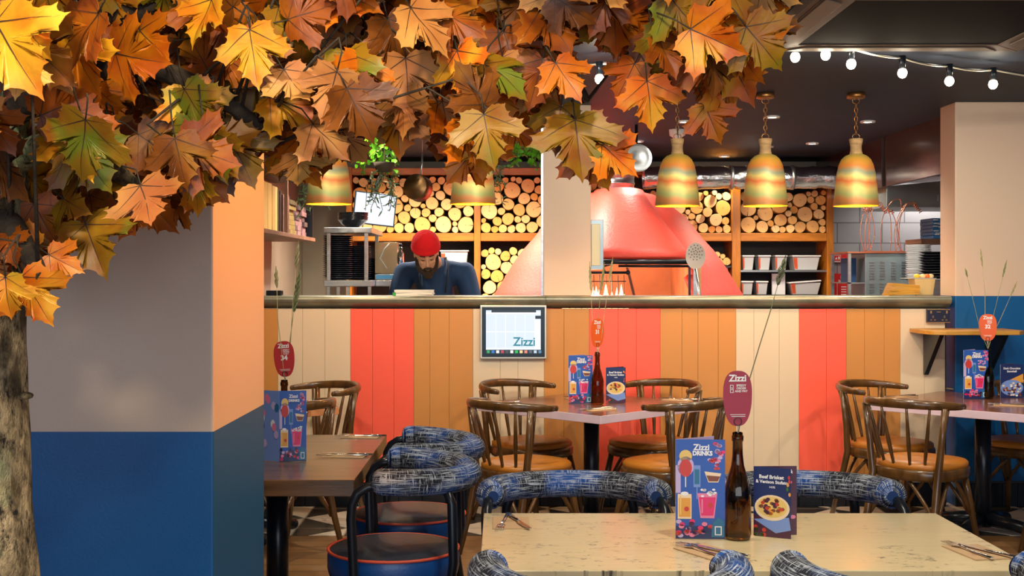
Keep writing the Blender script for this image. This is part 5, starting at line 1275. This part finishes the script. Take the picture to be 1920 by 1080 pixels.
for i, (p, r) in enumerate(zip(pts, rr)):
    for j in range(n):
        a = 2*math.pi*j/n; q = r*(1+.07*noise.noise(Vector((math.cos(a)*2,math.sin(a)*2,p[2]*6)))+.05*noise.noise(Vector((math.cos(a)*6,math.sin(a)*6,p[2]*14))))
        vs.append((p[0]+q*math.cos(a), p[1]+q*math.sin(a), p[2]))
b.add(vs, [(i*n+j, i*n+(j+1)%n, (i+1)*n+(j+1)%n, (i+1)*n+j) for i in range(len(pts)-1) for j in range(n)], M['bark'], True)
for (z, a, r) in ((.93,-.5,.012),(1.27,-.2,.014),(.70,-2.0,.012)): 
    rr_ = .118-.013*z; b.ball((rr_*math.cos(a)+.02, rr_*math.sin(a), z), (r*1.1,r*1.1,r*.5), M['bark'], 10)
b.build('trunk', tree)
# branches fork from the trunk top and arch to the right
def W(px, py, d): return P(px, py, d)-TL
top_t = Vector((.03,0,1.85))
BR = [[(.02,0,1.70),W(30,300,2.25),W(120,260,2.2),W(230,330,2.3),W(300,390,2.4)],
      [top_t-Vector((0,0,.1)),W(90,170,2.2),W(250,120,2.2),W(420,190,2.25),W(520,270,2.3)],
      [top_t,W(120,40,2.3),W(350,20,2.4),W(600,70,2.45),W(760,130,2.5)],
      [top_t,W(180,-60,2.35),W(520,-90,2.45),W(820,-10,2.5),W(1020,90,2.5),W(1100,190,2.5)],
      [top_t,W(250,-120,2.4),W(700,-140,2.5),W(1080,-80,2.5),W(1260,-10,2.5),W(1360,60,2.45)],
      [(.02,0,1.55),W(10,420,2.1),W(50,470,2.05),W(80,520,2.0)]]
def curve(c, k=8):
    c = [Vector(q) for q in c]; out = []
    for i in range(len(c)-1):
        p0 = c[max(i-1,0)]; p1 = c[i]; p2 = c[i+1]; p3 = c[min(i+2,len(c)-1)]
        for u in range(k): u /= k; out.append(.5*((2*p1)+(p2-p0)*u+(2*p0-5*p1+4*p2-p3)*u*u+(3*p1-p0-3*p2+p3)*u**3))
    return out+[c[-1]]
BC = [curve(c) for c in BR]; LB = [MB() for _ in BR]; TW = [MB() for _ in BR]
brm = mat('branch_bark', srgb(66,52,36), .85, nz=(30,.4), bump=(60,.5))
def nearest(p):
    best = None
    for i, c in enumerate(BC):
        for q in c:
            d = (q-p).length
            if best is None or d < best[0]: best = (d, i, q)
    return best
def leaf_at(base, tip, m, rg, tilt=.5, back=False):
    nn = Vector((rg.gauss(0,tilt), -1, rg.gauss(.15,tilt))); nn = -nn if back else nn
    d, i, q = nearest(base); add_leaf(LB[i], base, tip, nn, m, rg)
    y = (tip-base).normalized(); s0 = base-y*.07+(q-base).normalized()*.03
    TW[i].tube([base, base-y*.03+Vector((0,0,.004)), s0], [.0013,.0015,.0018], brm, 5)
    if d > .06 and rg.random() < .35: TW[i].tube([s0, s0.lerp(q,.5)+Vector((0,0,.01)), q], [.002,.0028,.004], brm, 5)
am, ru, go, ob, fl, um = LEAFM
hand = [((1213,152),(1224,248),2.25,fl,0),((1322,198),(1352,270),2.35,fl,0),((1128,272),(1196,330),2.25,fl,0),((1340,55),(1412,192),2.3,am,0),((1375,5),(1466,72),2.35,am,0),((1078,225),(1092,335),2.25,ob,0),((1052,200),(1040,290),2.3,ob,0),((1100,262),(1142,356),2.3,am,0),
 ((885,285),(838,345),2.45,fl,0),((955,235),(1008,272),2.4,fl,0),((905,262),(905,338),2.42,am,0),((432,255),(474,352),2.25,ob,0),((350,165),(392,262),2.2,go,0),((245,345),(335,436),2.35,ru,0),((300,330),(394,380),2.4,ru,0),((160,420),(196,516),2.2,ob,0),
 ((42,518),(96,612),2.0,fl,0),((92,478),(158,512),2.05,am,0),((10,520),(18,600),1.95,go,0),((118,372),(160,398),2.2,ob,0),((-10,40),(70,176),1.75,go,0),((40,110),(28,184),1.8,go,0),((752,168),(762,262),2.2,am,1),((600,75),(655,142),2.3,am,1),((690,60),(720,120),2.4,am,1),
 ((830,190),(845,262),2.3,ru,1),((880,200),(925,262),2.35,am,1),((560,290),(560,352),2.3,um,1),((640,245),(690,308),2.3,um,1),((742,205),(752,292),2.4,fl,0),((945,60),(975,160),2.3,ru,0),((1000,60),(1030,150),2.3,ru,0),((1130,25),(1160,110),2.35,ob,0),((1270,110),(1240,190),2.35,ob,0),((1190,120),(1152,190),2.35,fl,0),
 ((560,120),(505,80),2.3,um,0),((480,60),(520,150),2.3,ob,0),((395,90),(500,160),2.25,am,0),((215,100),(310,120),2.1,am,0),((200,90),(150,60),2.1,ru,0),((450,120),(590,220),2.3,ob,0),((70,460),(8,440),2.1,am,0),((1250,30),(1290,120),2.4,am,0),((1230,-20),(1200,60),2.4,ru,0),((960,190),(1000,240),2.4,am,0),((800,200),(775,250),2.4,um,1),((180,300),(150,270),2.3,um,0),((220,255),(270,330),2.3,ru,0),((120,210),(60,250),2.1,ob,0),((330,225),(400,300),2.25,ob,0),((700,180),(650,250),2.3,um,1),
 ((240,395),(285,425),2.35,ru,0),((340,380),(300,425),2.38,ru,0),((15,440),(28,500),2.05,ru,0)]
for (bx_, by_), (tx, ty), d, m_, bk in hand:
    rg = random.Random(bx_*31+by_); base = W(bx_,by_,d); tip = W(tx,ty,d-rg.uniform(-.02,.05)); leaf_at(base, tip, m_, rg, .28, bool(bk))
bound = [(-150,560),(0,560),(40,520),(90,455),(140,440),(175,400),(240,390),(330,375),(385,335),(400,235),(440,280),(520,285),(590,290),(650,225),(750,215),(800,235),(830,262),(870,255),(950,215),(1000,180),(1030,190),(1045,150),(1030,70),(1180,70),(1240,110),(1310,150),(1370,140),(1410,90),(1440,30),(1420,-150),(-150,-150)]
def inside(x, y):
    r = False; n = len(bound)
    for i in range(n):
        x1, y1 = bound[i]; x2, y2 = bound[(i+1)%n]
        if (y1 > y) != (y2 > y) and x < (x2-x1)*(y-y1)/(y2-y1)+x1: r = not r
    return r
rg = random.Random(77); cells = {}
cnt = 0
while cnt < 560:
    px = rg.uniform(-130,1440); py = rg.uniform(-130,560)
    ly = rg.choice((0,1,1,2,2)); d = (2.15,2.40,2.65)[ly]+rg.uniform(-.1,.1)
    if px < 250 and py < 250 and ly == 0: d -= .25
    if not inside(px, py+20): continue
    if 60 < px < 400 and 285 < py < 400 and rg.random() < .5: continue
    ck = (int(px//62), int(py//62), ly); 
    if cells.get(ck, 0) >= 2: continue
    cells[ck] = cells.get(ck, 0)+1
    L_ = rg.uniform(.078,.112)*(1 if ly else .95); ang = rg.gauss(-1.15,.55) if rg.random() < .85 else rg.uniform(0,6.28)
    base = W(px, py, d); tip = base+Vector((math.cos(ang)*L_, rg.uniform(-.45,.45)*L_, math.sin(ang)*L_))
    left = px < 560
    w_ = [am,am,ru,um,ob,fl] if ly == 0 and not left else ([ob,um,ru,am,am,ob,go] if left else [am,ru,ru,um,am,fl])
    leaf_at(base, tip, rg.choice(w_), rg, .75 if left else .55, rg.random() < .17)
    cnt += 1
for i, c in enumerate(BC):
    k = len(c); br = MB().tube(c, [.030*(1-.78*q/k)+.003 for q in range(k)], M['bark'] if i < 1 else brm, 10).build('branch', tree)
    TW[i].build('twigs', br); LB[i].build('foliage', br)
